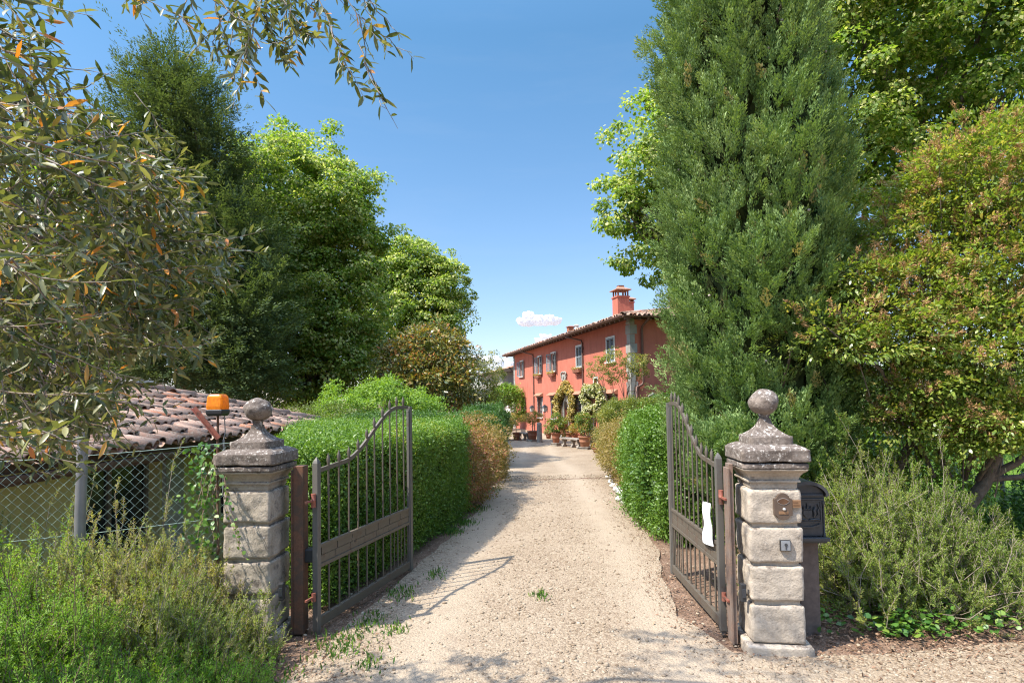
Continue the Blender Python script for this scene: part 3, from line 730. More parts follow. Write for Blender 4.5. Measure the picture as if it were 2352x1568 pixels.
q = MB(); q.bb(-.11, .11, -.098, -.0855, .975, 1.0); q.bb(-.105, .105, -.105, -.0985, .985, .995); q.bb(-.115, .115, -.094, -.0855, .955, .968); q.build('slot_flap', M['castblack'], t, bevel=.002)
q = MB()
q.bb(-.098, -.090, -.092, -.0855, .80, .95); q.bb(.090, .098, -.092, -.0855, .80, .95); q.bb(-.0895, .0895, -.092, -.0855, .80, .806); q.bb(-.0895, .0895, -.092, -.0855, .944, .95)
for sx in (-1, 1):
    q.lathe([(.011, .70), (.011, .71), (.007, .72), (.007, .92), (.011, .93), (.011, .945)], 10, (sx * .112, -.088, 0))
q.build('door_moulding', M['castblack'], t)
q = MB()   # raised coat of arms on the door: shield, crown, two supporters and scrolls
q.prism([(-.03, .885), (.03, .885), (.03, .86), (.018, .838), (0, .828), (-.018, .838), (-.03, .86)], -.096, -.0855, 'y')
for x in (-.022, 0, .022): q.tube([(x, -.093, .892), (x * 1.2, -.094, .912)], .006, 6)
q.tube([(-.03, -.092, .893), (.03, -.092, .893)], .005, 6); q.tube([(0, -.092, .91), (0, -.094, .932)], .004, 6)
for sx in (-1, 1):
    q.tube([(sx * .045, -.09, .835), (sx * .05, -.094, .86), (sx * .043, -.096, .885), (sx * .055, -.094, .905)], [.008, .011, .009, .006], 7)
    q.tube([(sx * .058, -.09, .84), (sx * .075, -.092, .855), (sx * .07, -.092, .88), (sx * .082, -.092, .90), (sx * .072, -.092, .925)], .0045, 6)
    q.tube([(sx * .01, -.09, .815), (sx * .05, -.092, .822), (sx * .085, -.092, .815)], .005, 6)
q.build('crest_relief', M['castblack'], t)
q = MB(); q.prism([(-.085 + .17 * k / 12, .775 - .014 * math.sin(math.pi * k / 12)) for k in range(13)] + [(.085 - .17 * k / 12, .79 - .022 * math.sin(math.pi * k / 12)) for k in range(13)], -.098, -.0855, 'y'); q.build('lower_slot', M['castblack'], t)
q = MB(); q.bb(-.134, .134, -.13, .09, .672, .699); q.bb(-.126, .126, -.105, .085, .655, .6715); q.build('base_ledge', M['castblack'], t, bevel=.004)
q = MB(); q.bb(-.05, .085, -.05, .05, -.05, .6545); q.build('pedestal', plain('brown_stone_post', (.17, .125, .10), .9, var=.35, scale=25), t, bevel=.006)

# ================================================================== BEACON AND ANGLE IRON BY THE DARK PILLAR
BE = at(500, 1040, 4.36); BE.z = 0
t = empty('warning_beacon', BE, 0, 'amber gate beacon lamp on a thin rusty pole behind the dark pillar', 'beacon lamp')
tilt = Matrix.Rotation(R(4), 3, 'Y')
zt = at(500, 955, 4.36).z
q = MB(); q.tube([(0.0, 0, .9), (.0, 0, zt)], .009, 8); q.build('pole', M['rust'], t)
q = MB(); q.lathe([(.052, zt), (.062, zt + .018), (.064, zt + .045), (.060, zt + .05)], sq=True); q.build('base', M['black'], t, bevel=.008)
q = MB(); q.lathe([(.060, zt + .0505), (.062, zt + .075), (.056, zt + .155), (.045, zt + .166)], sq=True); q.build('lens', M['amber'], t, bevel=.012)
q = MB(); q.tube([(.05, 0, zt), (.052, .01, zt - .12), (.045, 0, zt - .18)], .004, 6); q.tube([(.045, 0, zt - .18), (.052, 0, zt - .3)], .009, 7); q.tube([(.052, 0, zt - .3), (.04, 0, zt - .6)], .006, 6); q.build('cable', M['galv'], t)
a_, b_ = at(440, 938, 4.33), at(498, 1008, 4.33)
q = MB(); u_ = (b_ - a_); q.bar(a_, b_ + u_ * .02, .028, .005); q.bar(a_ + Vector((.014, .012, .008)), b_ + Vector((.014, .012, .008)), .005, .028)
tag(q.build('angle_iron', M['red_iron']), 'rusty angle iron leaning against the beacon pole', 'iron bar')

# ================================================================== CHAIN LINK FENCE
FP = Vector((-2.985, 3.92, 0))
t = empty('fence_post', FP, 0, 'round galvanised steel fence post standing in the rosemary under the olive', 'fence post')
q = MB(); q.tube([(.0, 0, -.6), (.02, 0, 1.0), (.035, 0, 1.62)], .033, 16); q.build('tube', M['galv'], t)
q = MB(); q.lathe([(.036, 1.615), (.036, 1.63), (.02, 1.645)], 14, (.035, 0, 0)); q.build('cap', M['galv'], t)
def chainlink():
    A, B = Vector((-4.35, 3.72, 0)), Vector((-2.10, 4.30, 0)); d = (B - A); L = d.length; d.normalize(); nv_ = Vector((-d.y, d.x, 0))
    zt = lambda s: 1.31 + .10 * s / L - .02 * math.sin(math.pi * s / L)
    z0 = -.55; p = .068
    t = empty('chain_link_fence', A, 0, 'green chain-link fence running from the steel post to the dark pillar', 'fence')
    lv = Leaves(); P0, P1 = [], []
    n = int(L / p)
    for k in range(-int((1.45 - z0) / p) - 1, n + 1):
        for sg in (0, 1):
            # diagonal wires, each a zigzag of straight pieces
            s = k * p if sg == 0 else (n - k) * p; z = z0; pr = None; i = 0
            while True:
                if 0 <= s <= L and z <= zt(s):
                    cur = Vector((0, 0, z)) + d * s + nv_ * (.004 if (i + sg) % 2 else -.004)
                    if pr is not None: P0.append(pr); P1.append(cur)
                    pr = cur
                else:
                    pr = None
                    if z > 1.5: break
                s += p / 2 if sg == 0 else -p / 2; z += p / 2; i += 1
    rods(lv, np.array(P0), np.array(P1), .0012, .0012)
    lv.build('wire_mesh', M['greenwire'], t)
    for zz, f in ((0, 1), (-.55, .9)):
        q = MB(); q.tube([d * (L * i / 12) + Vector((0, 0, zt(L * i / 12) + zz)) for i in range(13)], .0025, 5); q.build('tension_wire', M['greenwire'], t)
_a = [2 * math.pi * k / 3 for k in range(3)]
T_ROD = (np.array([(0, math.cos(a), math.sin(a)) for a in _a] + [(1, math.cos(a), math.sin(a)) for a in _a]), [(0, 1, 4, 3), (1, 2, 5, 4), (2, 0, 3, 5)])
def rods(lv, P0, P1, r0, r1=None, tint=None, mi=0):
    """thin three-sided sticks from P0 to P1"""
    if len(P0) == 0: return
    d = P1 - P0; L = np.linalg.norm(d, axis=1)
    lv.add(T_ROD, P0, d, np.cross(d, rdir(len(P0))) + 1e-6, L, r0, tint, mi)
chainlink()

# ================================================================== ROOF TILES
def _half(n=6):
    vs_, fs = [], []
    for i, (x, r) in enumerate(((0, 1.0), (1, .80))):
        for k in range(n + 1):
            a = math.pi * k / n; vs_.append((x, r * math.cos(a), r * math.sin(a)))
    for k in range(n + 1):
        a = math.pi * k / n; vs_.append((0, .82 * math.cos(a), .82 * math.sin(a)))
    for k in range(n): fs.append((k, k + 1, k + n + 2, k + n + 1)); fs.append((k, k + 2 * n + 2, k + 2 * n + 3, k + 1))
    return np.array(vs_), fs
T_TILE = _half()
def roof_tiles(lv, o, u, v, ulen, vlen, mask=None, pitch=.205, row=.33, jit=1.0):
    """rows of barrel cover tiles on the plane o + a*u + b*v"""
    o, u, v = [np.array(x, float) for x in (o, u, v)]; u = u / np.linalg.norm(u); v = v / np.linalg.norm(v)
    n = np.cross(u, v); n = n if n[2] > 0 else -n
    a, b = np.meshgrid(np.arange(pitch / 2, ulen, pitch), np.arange(-.05, vlen, row)); a, b = a.ravel(), b.ravel()
    if mask is not None: k = mask(a, b + row * .5); a, b = a[k], b[k]
    N = len(a); a = a + RNG.normal(0, .014 * jit, N); b = b + RNG.normal(0, .030 * jit, N)
    P = o + a[:, None] * u + b[:, None] * v + n * (RNG.normal(.028, .006 * jit, N))[:, None]
    ax = v + n * -.055 + u * RNG.normal(0, .06 * jit, N)[:, None] + n * RNG.normal(0, .024 * jit, N)[:, None]
    lv.add(T_TILE, P, ax, np.tile(n, (N, 1)) + RNG.normal(0, .05, (N, 3)), row * 1.36, pitch * .43, RNG.random(N), thick=pitch * .40)
    # pan tiles: the same barrels, hollow side up, set between
    a2 = a + pitch / 2; P = o + a2[:, None] * u + b[:, None] * v + n * .050
    lv.add(T_TILE, P, v + n * -.05, np.tile(-n, (N, 1)), row * 1.36, pitch * .39, RNG.random(N) * .8, thick=.05)

# ================================================================== GATEHOUSE
def gatehouse():
    X0, Y0, Y1, ZE = -4.40, 2.2, 11.3, 1.23
    t = empty('gatehouse', (X0, Y0, -1.15), 0, 'low yellow gatehouse with weathered tiled roof behind the chain-link fence', 'house')
    def P(x, y, z): return (x - X0, y - Y0, z + 1.15)
    sl = .31; XE, XR = -3.92, -7.6; YE = 11.6
    q = MB()
    # drive-side wall with a wide door opening and a window, as piers and lintels
    op = [(3.55, 4.75, -.05, 1.02), (5.75, 7.12, -1.1, 1.05), (8.6, 9.5, .0, .98)]
    ys = [Y0] + [v for o in op for v in o[:2]] + [Y1]
    for i in range(0, len(ys), 2): q.bb(*[f for f in (-.3, 0)], ys[i] - Y0, ys[i + 1] - Y0, 0, ZE + 1.15)
    for a, b, z0, z1 in op:
        q.bb(-.3, -.0, a - Y0, b - Y0, z1 + 1.15, ZE + 1.15)
        if z0 > -1.1: q.bb(-.3, 0, a - Y0, b - Y0, 0, z0 + 1.15)
    q.bb(-6.4, -.3, Y1 - .3 - Y0, Y1 - Y0, 0, ZE + 1.15); q.bb(-6.4, -.3, 0, .3, 0, ZE + 1.15); q.bb(-6.7, -6.4, 0, Y1 - Y0, 0, ZE + 1.15)
    q.build('wall', M['yellow'], t, weld=False)
    q = MB(); q.bb(.0025, .05, 7.16 - Y0, 7.55 - Y0, 0, ZE + 1.10); q.build('pilaster', M['grey_stucco'], t)
    for i, (a, b, z0, z1) in enumerate(op):
        f = MB(); w_ = .06
        for y in (a, b - w_, (a + b) / 2 - w_ / 2): f.bb(-.20, -.14, y - Y0, y + w_ - Y0, z0 + 1.15, z1 + 1.15)
        f.bb(-.195, -.145, a + w_ - Y0, (a + b) / 2 - w_ / 2 - Y0, z1 + 1.09, z1 + 1.15); f.bb(-.195, -.145, (a + b) / 2 + w_ / 2 - Y0, b - w_ - Y0, z1 + 1.09, z1 + 1.15)
        fr = f.build('window' if i != 1 else 'door', M['wood_grey'], t)
        g = MB(); g.bb(-.18, -.165, a + .02 - Y0, b - .02 - Y0, z0 + 1.16, z1 + 1.14); g.build('pane', M['glass'], fr)
    q = MB(); n = 10
    vs_, fs = [], []
    for i in range(n * 4 + 1):
        y = 6.0 + .42 * i / (n * 4); vs_ += [P(-4.64 + .03 * math.sin(i * 1.1), y, -.9), P(-4.64 + .03 * math.sin(i * 1.1), y, 1.0)]
    for i in range(n * 4): fs.append((2 * i, 2 * i + 2, 2 * i + 3, 2 * i + 1))
    q.add(vs_, fs, 0, True); q.build('curtain', plain('dusty_pink_curtain', (.42, .26, .22), .9, scale=5), t, fix=False)
    # roof slab and tiles
    zr = lambda x: ZE + .02 + (XE - x) * sl
    YS = 1.8
    q = MB(); hx = XR; hz = zr(hx)
    A, B, C_, D = P(XE, YS, zr(XE)), P(XE, YE, zr(XE)), P(hx, YE - (XE - hx), hz), P(hx, YS, hz)
    E = P(2 * hx - XE, YE, zr(XE)); Fp = P(2 * hx - XE, YS, zr(XE))
    top = [A, B, C_, D, E, Fp]; bot = [(x, y, z - .07) for x, y, z in top]
    q.add(top + bot, [(0, 1, 2, 3), (1, 4, 2), (3, 2, 4, 5), (6, 9, 8, 7), (7, 8, 10), (9, 11, 10, 8), (0, 6, 7, 1), (1, 7, 10, 4), (4, 10, 11, 5), (0, 3, 5, 11, 9, 6)])
    rf = q.build('roof', M['rust'], t)
    lv = Leaves(); cs = 1 / math.sqrt(1 + sl * sl); vl = (XE - hx) / cs
    roof_tiles(lv, P(XE + .04, YS, zr(XE) + .01), (0, 1, 0), (-cs, 0, sl * cs), YE - YS, vl, lambda a, b: a < (YE - YS) - b * cs + .05, .175, .29)
    roof_tiles(lv, P(XE, YE + .04, zr(XE) + .01), (-1, 0, 0), (0, -cs, sl * cs), 2 * (XE - hx), vl, lambda a, b: (a > b * cs) & (a < 2 * (XE - hx) - b * cs), .175, .29)
    # hip and ridge caps
    hp = np.array(B); hd = np.array(C_) - hp; L = np.linalg.norm(hd); hd = hd / L; k = np.arange(0, L, .34)
    lv.add(T_TILE, hp + k[:, None] * hd + np.array([0, 0, .075]), np.tile(hd, (len(k), 1)) + RNG.normal(0, .02, (len(k), 3)), np.tile([0, 0, 1.], (len(k), 1)), .45, .11, RNG.random(len(k)), thick=.10)
    rp = np.array(C_); L = C_[1] - D[1]; k = np.arange(0, L, .34)
    lv.add(T_TILE, rp - k[:, None] * np.array([0, 1., 0]) + np.array([0, 0, .07]), np.tile([0, -1., 0], (len(k), 1)), np.tile([0, 0, 1.], (len(k), 1)), .45, .11, RNG.random(len(k)), thick=.10)
    lv.build('roof_tiles', M['tiles'], rf)
    q = MB(); gz = zr(XE) - .10
    q.prism([(XE - X0 + .055 + .06 * math.cos(a), gz + 1.15 + .06 * math.sin(a)) for a in [math.pi + math.pi * k / 8 for k in range(9)]] + [(XE - X0 + .115, gz + 1.17), (XE - X0 - .005, gz + 1.17)], YS - Y0, YE + .1 - Y0, 'y')
    for y in np.arange(YS + .4, YE, .8): q.bar(P(XE + .122, y, gz - .02), P(XE + .122, y, gz + .035), .012, .03)
    q.build('gutter', M['copper'], t)
    q = MB(); c0 = at(290, 900, 9.3); cx_ = c0.x - X0; cyy = 9.3 - Y0
    q.bb(cx_ - .22, cx_ + .22, cyy - .22, cyy + .22, 2.3, 3.02); q.bb(cx_ - .28, cx_ + .28, cyy - .28, cyy + .28, 3.0205, 3.08)
    for sx in (-1, 1):
        for sy in (-1, 1): q.bb(cx_ + sx * .19 - .04, cx_ + sx * .19 + .04, cyy + sy * .19 - .04, cyy + sy * .19 + .04, 3.0805, 3.21)
    q.bb(cx_ - .30, cx_ + .30, cyy - .30, cyy + .30, 3.2105, 3.26); q.build('chimney', M['white_stucco'], rf)
gatehouse()

# ================================================================== VILLA
NC = Vector((5.72, 27.33, 0)); DS = Vector((-.24462, .96962, 0)).normalized(); DN = Vector((-DS.y, DS.x, 0)); VL = 22.7; ZE = 5.5; VD = 12.0; ZG = -.75
def fac(px, py, off=0.0):
    d = ray(px, py); o = Vector((0, 0, EYE)); tt = (NC + DN * off - o).dot(DN) / d.dot(DN); p = o + d * tt; return ((p - NC).dot(DS), p.z)
def sidew(px, py):
    d = ray(px, py); o = Vector((0, 0, EYE)); tt = (NC - o).dot(DS) / d.dot(DS); p = o + d * tt; return ((p - NC).dot(DN), p.z)
def c1(cx, cy_): return 1097.6 + .27495 * cx, 627.2 + .27495 * cy_
def facc(x0, x1, y0, y1):
    a = fac(*c1(x0, (y0 + y1) / 2))[0]; b = fac(*c1(x1, (y0 + y1) / 2))[0]; m = (x0 + x1) / 2
    return b, a, fac(*c1(m, y1))[1], fac(*c1(m, y0))[1]
UPW = [(c - .46, c + .46, 3.58, 4.80) for c in (20.0, 15.0, 11.75, 6.82, 2.28)]
LOW = [(c - .52, c + .52, .36, 1.88) for c in (19.85, 15.03, 11.83, 7.08, 2.3)]
SMW = (4.15, 4.62, 2.34, 2.80); DOOR = (8.80, 9.70, ZG, 1.52)

def villa():
    t = empty('villa', NC, math.atan2(DS.y, DS.x), 'coral pink two storey villa with grey quoins at the end of the driveway', 'house')
    ops = [(a, b, z0, z1, .14) for a, b, z0, z1 in UPW] + [(a, b, z0, z1, .22) for a, b, z0, z1 in LOW] + [(*SMW, .16)]
    dr = DOOR; ops.append((*dr, .3))
    xs = sorted({0.0, VL} | {v for o in ops for v in o[:2]}); zs = sorted({-1.1, ZE} | {v for o in ops for v in o[2:4]})
    q = MB()
    for i in range(len(xs) - 1):
        for j in range(len(zs) - 1):
            mx, mz = (xs[i] + xs[i + 1]) / 2, (zs[j] + zs[j + 1]) / 2
            if any(a < mx < b and z0 < mz < z1 for a, b, z0, z1, _ in ops): continue
            q.add([(xs[i], 0, zs[j]), (xs[i + 1], 0, zs[j]), (xs[i + 1], 0, zs[j + 1]), (xs[i], 0, zs[j + 1])], [(0, 3, 2, 1)])
    for a, b, z0, z1, dp in ops:
        q.add([(a, 0, z0), (a, -dp, z0), (a, -dp, z1), (a, 0, z1)], [(0, 1, 2, 3)]); q.add([(b, 0, z0), (b, -dp, z0), (b, -dp, z1), (b, 0, z1)], [(3, 2, 1, 0)])
        q.add([(a, 0, z0), (b, 0, z0), (b, -dp, z0), (a, -dp, z0)], [(0, 1, 2, 3)]); q.add([(a, 0, z1), (b, 0, z1), (b, -dp, z1), (a, -dp, z1)], [(3, 2, 1, 0)])
        q.add([(a, -dp, z0), (b, -dp, z0), (b, -dp, z1), (a, -dp, z1)], [(0, 3, 2, 1)])
    q.add([(0, 0, -1.1), (0, -VD, -1.1), (0, -VD, ZE), (0, 0, ZE)], [(0, 3, 2, 1)]); q.add([(VL, 0, -1.1), (VL, -VD, -1.1), (VL, -VD, ZE), (VL, 0, ZE)], [(0, 1, 2, 3)])
    q.add([(0, -VD, -1.1), (VL, -VD, -1.1), (VL, -VD, ZE), (0, -VD, ZE)], [(0, 1, 2, 3)])
    q.build('wall', M['pink'], t, fix=False)
    # quoins
    for x0, nm in ((0, 0), (VL, 1)):
        z = ZG; i = 0; qq = MB()
        while z < ZE - .25:
            h = .46; ln = .46 if i % 2 == 0 else .34
            xa, xb = (-.02, ln) if nm == 0 else (VL - ln, VL + .02)
            qq.bb(xa, xb, .0, .022, z + .008, z + h - .008)
            if nm == 0: qq.bb(-.022, -.0, -ln + .1, .0, z + .008, z + h - .008)
            z += h; i += 1
        qq.bb(-.06 if nm == 0 else VL - .30, .34 if nm == 0 else VL + .06, .0, .06, ZE - .22, ZE - .12)
        qq.build('quoin', M['pietra'], t, bevel=.006)
    # upper windows
    for i, (a, b, z0, z1) in enumerate(UPW):
        f = MB(); e = .10
        f.bb(a - e, a, .0, .035, z0 - .0, z1 + e); f.bb(b, b + e, .0, .035, z0 - .0, z1 + e); f.bb(a, b, .0, .034, z1, z1 + e)
        wn = f.build('window', M['whitewood'], t)
        f = MB(); f.bb(a - e - .05, b + e + .05, -.0, .13, z0 - .075, z0 - .001); f.build('sill', M['whitewood'], wn, bevel=.01)
        f = MB(); f.bb(a + .002, b - .002, -.13, -.122, z0 + .002, z1 - .002); f.build('pane', M['glass'], wn)
        f = MB(); m_ = (a + b) / 2
        for x0, x1 in ((a, a + .05), (m_ - .04, m_ + .04), (b - .05, b)): f.bb(x0 + .003, x1 - .003, -.12, -.08, z0 + .003, z1 - .003)
        for zz in (z0 + .003, z0 + (z1 - z0) * .6, z1 - .05): f.bb(a + .05, m_ - .04, -.118, -.085, zz, zz + .045); f.bb(m_ + .04, b - .05, -.118, -.085, zz, zz + .045)
        f.build('sash', M['whitewood'], wn)
        hw = (b - a) / 2
        for sg in (-1, 1):
            s = MB(); hgx = a if sg < 0 else b
            w_ = hw - .004
            # shutter built from the hinge outward along +x, then swung open or left closed
            for x0, x1 in ((0, .055), (w_ - .055, w_)): s.bb(x0, x1, -.018, .018, z0 + .01, z1 - .01)
            for zz in (z0 + .01, (z0 + z1) / 2 - .03, z1 - .08): s.bb(.055, w_ - .055, -.016, .016, zz, zz + .07)
            for k in range(22):
                zz = z0 + .09 + (z1 - z0 - .19) * k / 22
                if abs(zz - (z0 + z1) / 2) < .05: continue
                s.box((w_ / 2, 0, zz), (w_ - .112, .034, .008), 0, Matrix.Rotation(R(-38), 3, 'X'))
            sh = s.build('shutter', M['shutter'], wn)
            closed = i >= 3
            th = 0 if closed else R(158 if sg < 0 else 164) + R(6 * ((i * 7 + sg) % 3 - 1))
            sh.location = (hgx, .02 if closed else .062, 0)
            sh.rotation_euler = (0, 0, th) if sg < 0 else (0, 0, math.pi - th)
    # lower windows with grilles and hoods
    for i, (a, b, z0, z1) in enumerate(LOW):
        f = MB(); e = .09
        f.bb(a - e, a, .0, .03, z0, z1); f.bb(b, b + e, .0, .03, z0, z1)
        f.bb(a - e - .04, b + e + .04, .0, .10, z0 - .08, z0 - .001)
        wn = f.build('window', M['whitewood'], t)
        f = MB(); f.bb(a + .002, b - .002, -.21, -.202, z0 + .002, z1 - .002); f.build('pane', M['glass'], wn)
        f = MB(); m_ = (a + b) / 2
        for x0, x1 in ((a, a + .05), (m_ - .03, m_ + .03), (b - .05, b)): f.bb(x0 + .003, x1 - .003, -.2, -.15, z0 + .003, z1 - .003)
        for zz in (z0 + .35 * (z1 - z0), z0 + .7 * (z1 - z0)): f.bb(a + .055, b - .055, -.198, -.16, zz, zz + .03)
        f.build('sash', M['whitewood'], wn)
        g = MB(); nbar = 6
        for k in range(nbar + 1): x = a + .02 + (b - a - .04) * k / nbar; g.bb(x - .009, x + .009, .05, .068, z0 + .02, z1 - .02)
        for k in range(7): zz = z0 + .05 + (z1 - z0 - .1) * k / 6; g.bb(a - .02, b + .02, .069, .08, zz - .009, zz + .009)
        for x in (a + .01, b - .01):
            for zz in (z0 + .15, z1 - .15): g.bb(x - .008, x + .008, -.05, .05, zz - .008, zz + .008)
        g.build('grille', M['castblack'], wn)
        h = MB(); h.prism([(0, z1 + .005), (.30, z1 + .055), (.30, z1 + .085), (.05, z1 + .25), (0, z1 + .27)], a - .26, b + .26, 'x'); h.build('hood', M['hood'], wn)
        h = MB(); h.bb(a - .15, b + .15, .0, .12, z1 - .055, z1 + .004); h.build('hood_moulding', M['copper'], wn)
    # small square window
    a, b, z0, z1 = SMW; f = MB(); f.bb(a - .1, a, 0, .03, z0 - .1, z1 + .1); f.bb(b, b + .1, 0, .03, z0 - .1, z1 + .1); f.bb(a, b, 0, .029, z1, z1 + .1); f.bb(a, b, 0, .029, z0 - .1, z0)
    wn = f.build('window', M['whitewood'], t); f = MB(); f.bb(a + .002, b - .002, -.15, -.142, z0 + .002, z1 - .002); f.build('pane', M['glass'], wn)
    f = MB()
    for k in range(3): x = a + (b - a) * (k + 1) / 4; f.bb(x - .008, x + .008, -.06, -.045, z0, z1)
    f.build('grille', M['castblack'], wn)
    # arched door with stone surround
    a, b, z0, z1 = dr; m_ = (a + b) / 2; hw = (b - a) / 2; zsp = z1 - hw * .95
    ar = lambda r, n=14: [(m_ + r * math.cos(math.pi * k / n), zsp + r * math.sin(math.pi * k / n)) for k in range(n + 1)]
    f = MB(); o_ = ar(hw + .20); i_ = ar(hw - .01)
    for k in range(14): f.prism([i_[k], o_[k], o_[k + 1], i_[k + 1]], .0, .07, 'y')
    nbk = 6
    for k in range(nbk):
        za, zb = z0 + (zsp - z0) * k / nbk, z0 + (zsp - z0) * (k + 1) / nbk; w_ = .24 if k % 2 else .18
        f.bb(m_ - hw - w_, m_ - hw + .012, .0, .075, za + .006, zb - .006); f.bb(m_ + hw - .012, m_ + hw + w_, .0, .075, za + .006, zb - .006)
    # spandrel in the square corners of the opening
    fl = [(m_ - hw - .012, zsp), (m_ - hw - .012, z1 + .01)] + [(x, min(z, z1 + .005)) for x, z in ar(hw - .012)[::-1]][7:0:-1] if False else None
    ds = f.build('door_surround', M['pietra'], t, bevel=.008)
    f = MB(); f.prism([(m_ - .34, z1 + .16), (m_ + .34, z1 + .16), (m_ + .26, z1 + .35), (m_ + .15, z1 + .62), (m_ + .07, z1 + .95), (m_, z1 + 1.15), (m_ - .07, z1 + .95), (m_ - .15, z1 + .62), (m_ - .26, z1 + .35)], .0, .05, 'y'); f.build('door_pediment', M['pietra'], t, bevel=.008)
    f = MB(); f.bb(a + .003, b - .003, -.28, -.24, z0 + .003, z1 - .003); d_ = f.build('door', M['doorgreen'], t)
    f = MB(); f.bb(m_ - .03, m_ + .03, -.2395, -.19, z0 + .01, z1 - .01); f.build('centre_bar', M['shutter'], d_)
    for sx in (-1, 1):
        f = MB(); f.bb(m_ + sx * hw * .5 - hw * .34, m_ + sx * hw * .5 + hw * .34, -.2395, -.232, z0 + .6, z1 - .3); f.build('door_pane', M['glass'], d_)
    f = MB()
    f.prism([(x, z) for x, z in ([(m_ - hw + .002, zsp)] + [(m_ - (hw - .012) * math.cos(math.pi * k / 28), zsp + (hw - .012) * math.sin(math.pi * k / 28)) for k in range(15)] + [(m_, z1 - .002), (m_ - hw + .002, z1 - .002)])], -.2, -.01, 'y')
    f.prism([(x, z) for x, z in ([(m_ + hw - .002, zsp)] + [(m_ + (hw - .012) * math.cos(math.pi * k / 28), zsp + (hw - .012) * math.sin(math.pi * k / 28)) for k in range(15)] + [(m_, z1 - .002), (m_ + hw - .002, z1 - .002)])], -.2, -.01, 'y')
    f.build('door_spandrel', M['pietra'], ds)
    f = MB(); f.bb(m_ - .9, m_ + .9, .0, .6, ZG - .1, ZG + .12); f.build('door_step', M['pietra'], t, bevel=.01)
    # coat of arms
    ca, cb, cz0, cz1 = facc(706, 748, 822, 908); m2 = (ca + cb) / 2; f = MB(); hh = cz1 - cz0; k_ = (cb - ca) / 2
    sh_ = [(m2 - .6 * k_, cz1 - .25 * hh), (m2 + .6 * k_, cz1 - .25 * hh), (m2 + .75 * k_, cz1 - .5 * hh), (m2 + .45 * k_, cz1 - .8 * hh), (m2, cz0), (m2 - .45 * k_, cz1 - .8 * hh), (m2 - .75 * k_, cz1 - .5 * hh)]
    f.prism(sh_, .0, .09, 'y')
    for sx in (-1, 1):
        f.tube([(m2 + sx * .2 * k_, .08, cz1), (m2 + sx * .75 * k_, .09, cz1 - .06 * hh), (m2 + sx * 1.0 * k_, .09, cz1 - .22 * hh), (m2 + sx * .85 * k_, .10, cz1 - .34 * hh), (m2 + sx * .95 * k_, .09, cz1 - .55 * hh), (m2 + sx * .6 * k_, .08, cz1 - .86 * hh)], [.03, .05, .06, .05, .04, .03], 8)
    f.tube([(m2 - .5 * k_, .09, cz1 - .1 * hh), (m2, .13, cz1 - .02 * hh), (m2 + .5 * k_, .09, cz1 - .1 * hh)], .05, 8); f.blob((m2, .1, cz1 - .52 * hh), (.09, .05, .13), 8, 0, 3)
    f.build('coat_of_arms', M['pietra'], t)
    # eaves: boards, rafters, gutter
    OV = .74; sl = .22; zs0 = ZE + .03
    q = MB(); hz = lambda d: zs0 + (d + OV) * sl    # height of the roof plane d metres inside the wall
    rd = VD / 2
    TA, TB, TC, TD = (-OV, OV, zs0), (VL + OV, OV, zs0), (VL + OV, -VD - OV, zs0), (-OV, -VD - OV, zs0)
    RA, RB = (rd, -rd, hz(rd)), (VL - rd, -rd, hz(rd))
    top = [TA, TB, TC, TD, RA, RB]; bot = [(x, y, z - .07) for x, y, z in top]
    q.add(top + bot, [(0, 1, 5, 4), (1, 2, 5), (2, 3, 4, 5), (3, 0, 4), (6, 10, 11, 7), (7, 11, 8), (8, 11, 10, 9), (9, 10, 6), (0, 6, 7, 1), (1, 7, 8, 2), (2, 8, 9, 3), (3, 9, 6, 0)])
    rf = q.build('roof', M['wood_grey'], t)
    lv = Leaves(); cs = 1 / math.sqrt(1 + sl * sl)
    W2 = VL + 2 * OV; vl = (rd + OV) / cs
    roof_tiles(lv, (-OV, OV + .05, zs0 + .01), (1, 0, 0), (0, -cs, sl * cs), W2, vl, lambda a, b: (a > b * cs) & (a < W2 - b * cs), .24, .36)
    roof_tiles(lv, (-OV - .05, OV, zs0 + .01), (0, -1, 0), (cs, 0, sl * cs), VD + 2 * OV, vl, lambda a, b: (a > b * cs) & (a < VD + 2 * OV - b * cs), .24, .36)
    hp = np.array(TA); hd = np.array(RA) - hp; L = np.linalg.norm(hd); hd = hd / L; k = np.arange(0, L, .34)
    lv.add(T_TILE, hp + k[:, None] * hd + np.array([0, 0, .085]), np.tile(hd, (len(k), 1)), np.tile([0, 0, 1.], (len(k), 1)), .45, .12, RNG.random(len(k)), thick=.11)
    lv.build('roof_tiles', M['tiles'], rf)
    r_ = MB()
    for x in np.arange(-.7, VL + OV, .55): r_.bar((x, OV - .12, zs0 - .125), (x, -.02, zs0 - .125 + (OV - .1) * sl), .08, .1)
    for y in np.arange(.3, -VD - .5, -.55): r_.bar((-OV + .12, y, zs0 - .125), (.02, y, zs0 - .125 + (OV - .1) * sl), .1, .08)
    r_.build('rafters', M['copper'], rf)
    g = MB(); gp = [(.07 * math.cos(a), .07 * math.sin(a)) for a in [math.pi + math.pi * k / 8 for k in range(9)]]
    g.prism([(OV + .07 + x, zs0 - .0 + z) for x, z in gp] + [(OV + .14, zs0 + .012), (OV, zs0 + .012)], -OV, VL + OV + .1, 'x')
    g.prism([(-OV - .07 + x, zs0 - .0 + z) for x, z in gp] + [(-OV, zs0 + .012), (-OV - .14, zs0 + .012)], OV - .01, -VD - OV, 'y')
    g.build('gutter', M['copper'], rf)
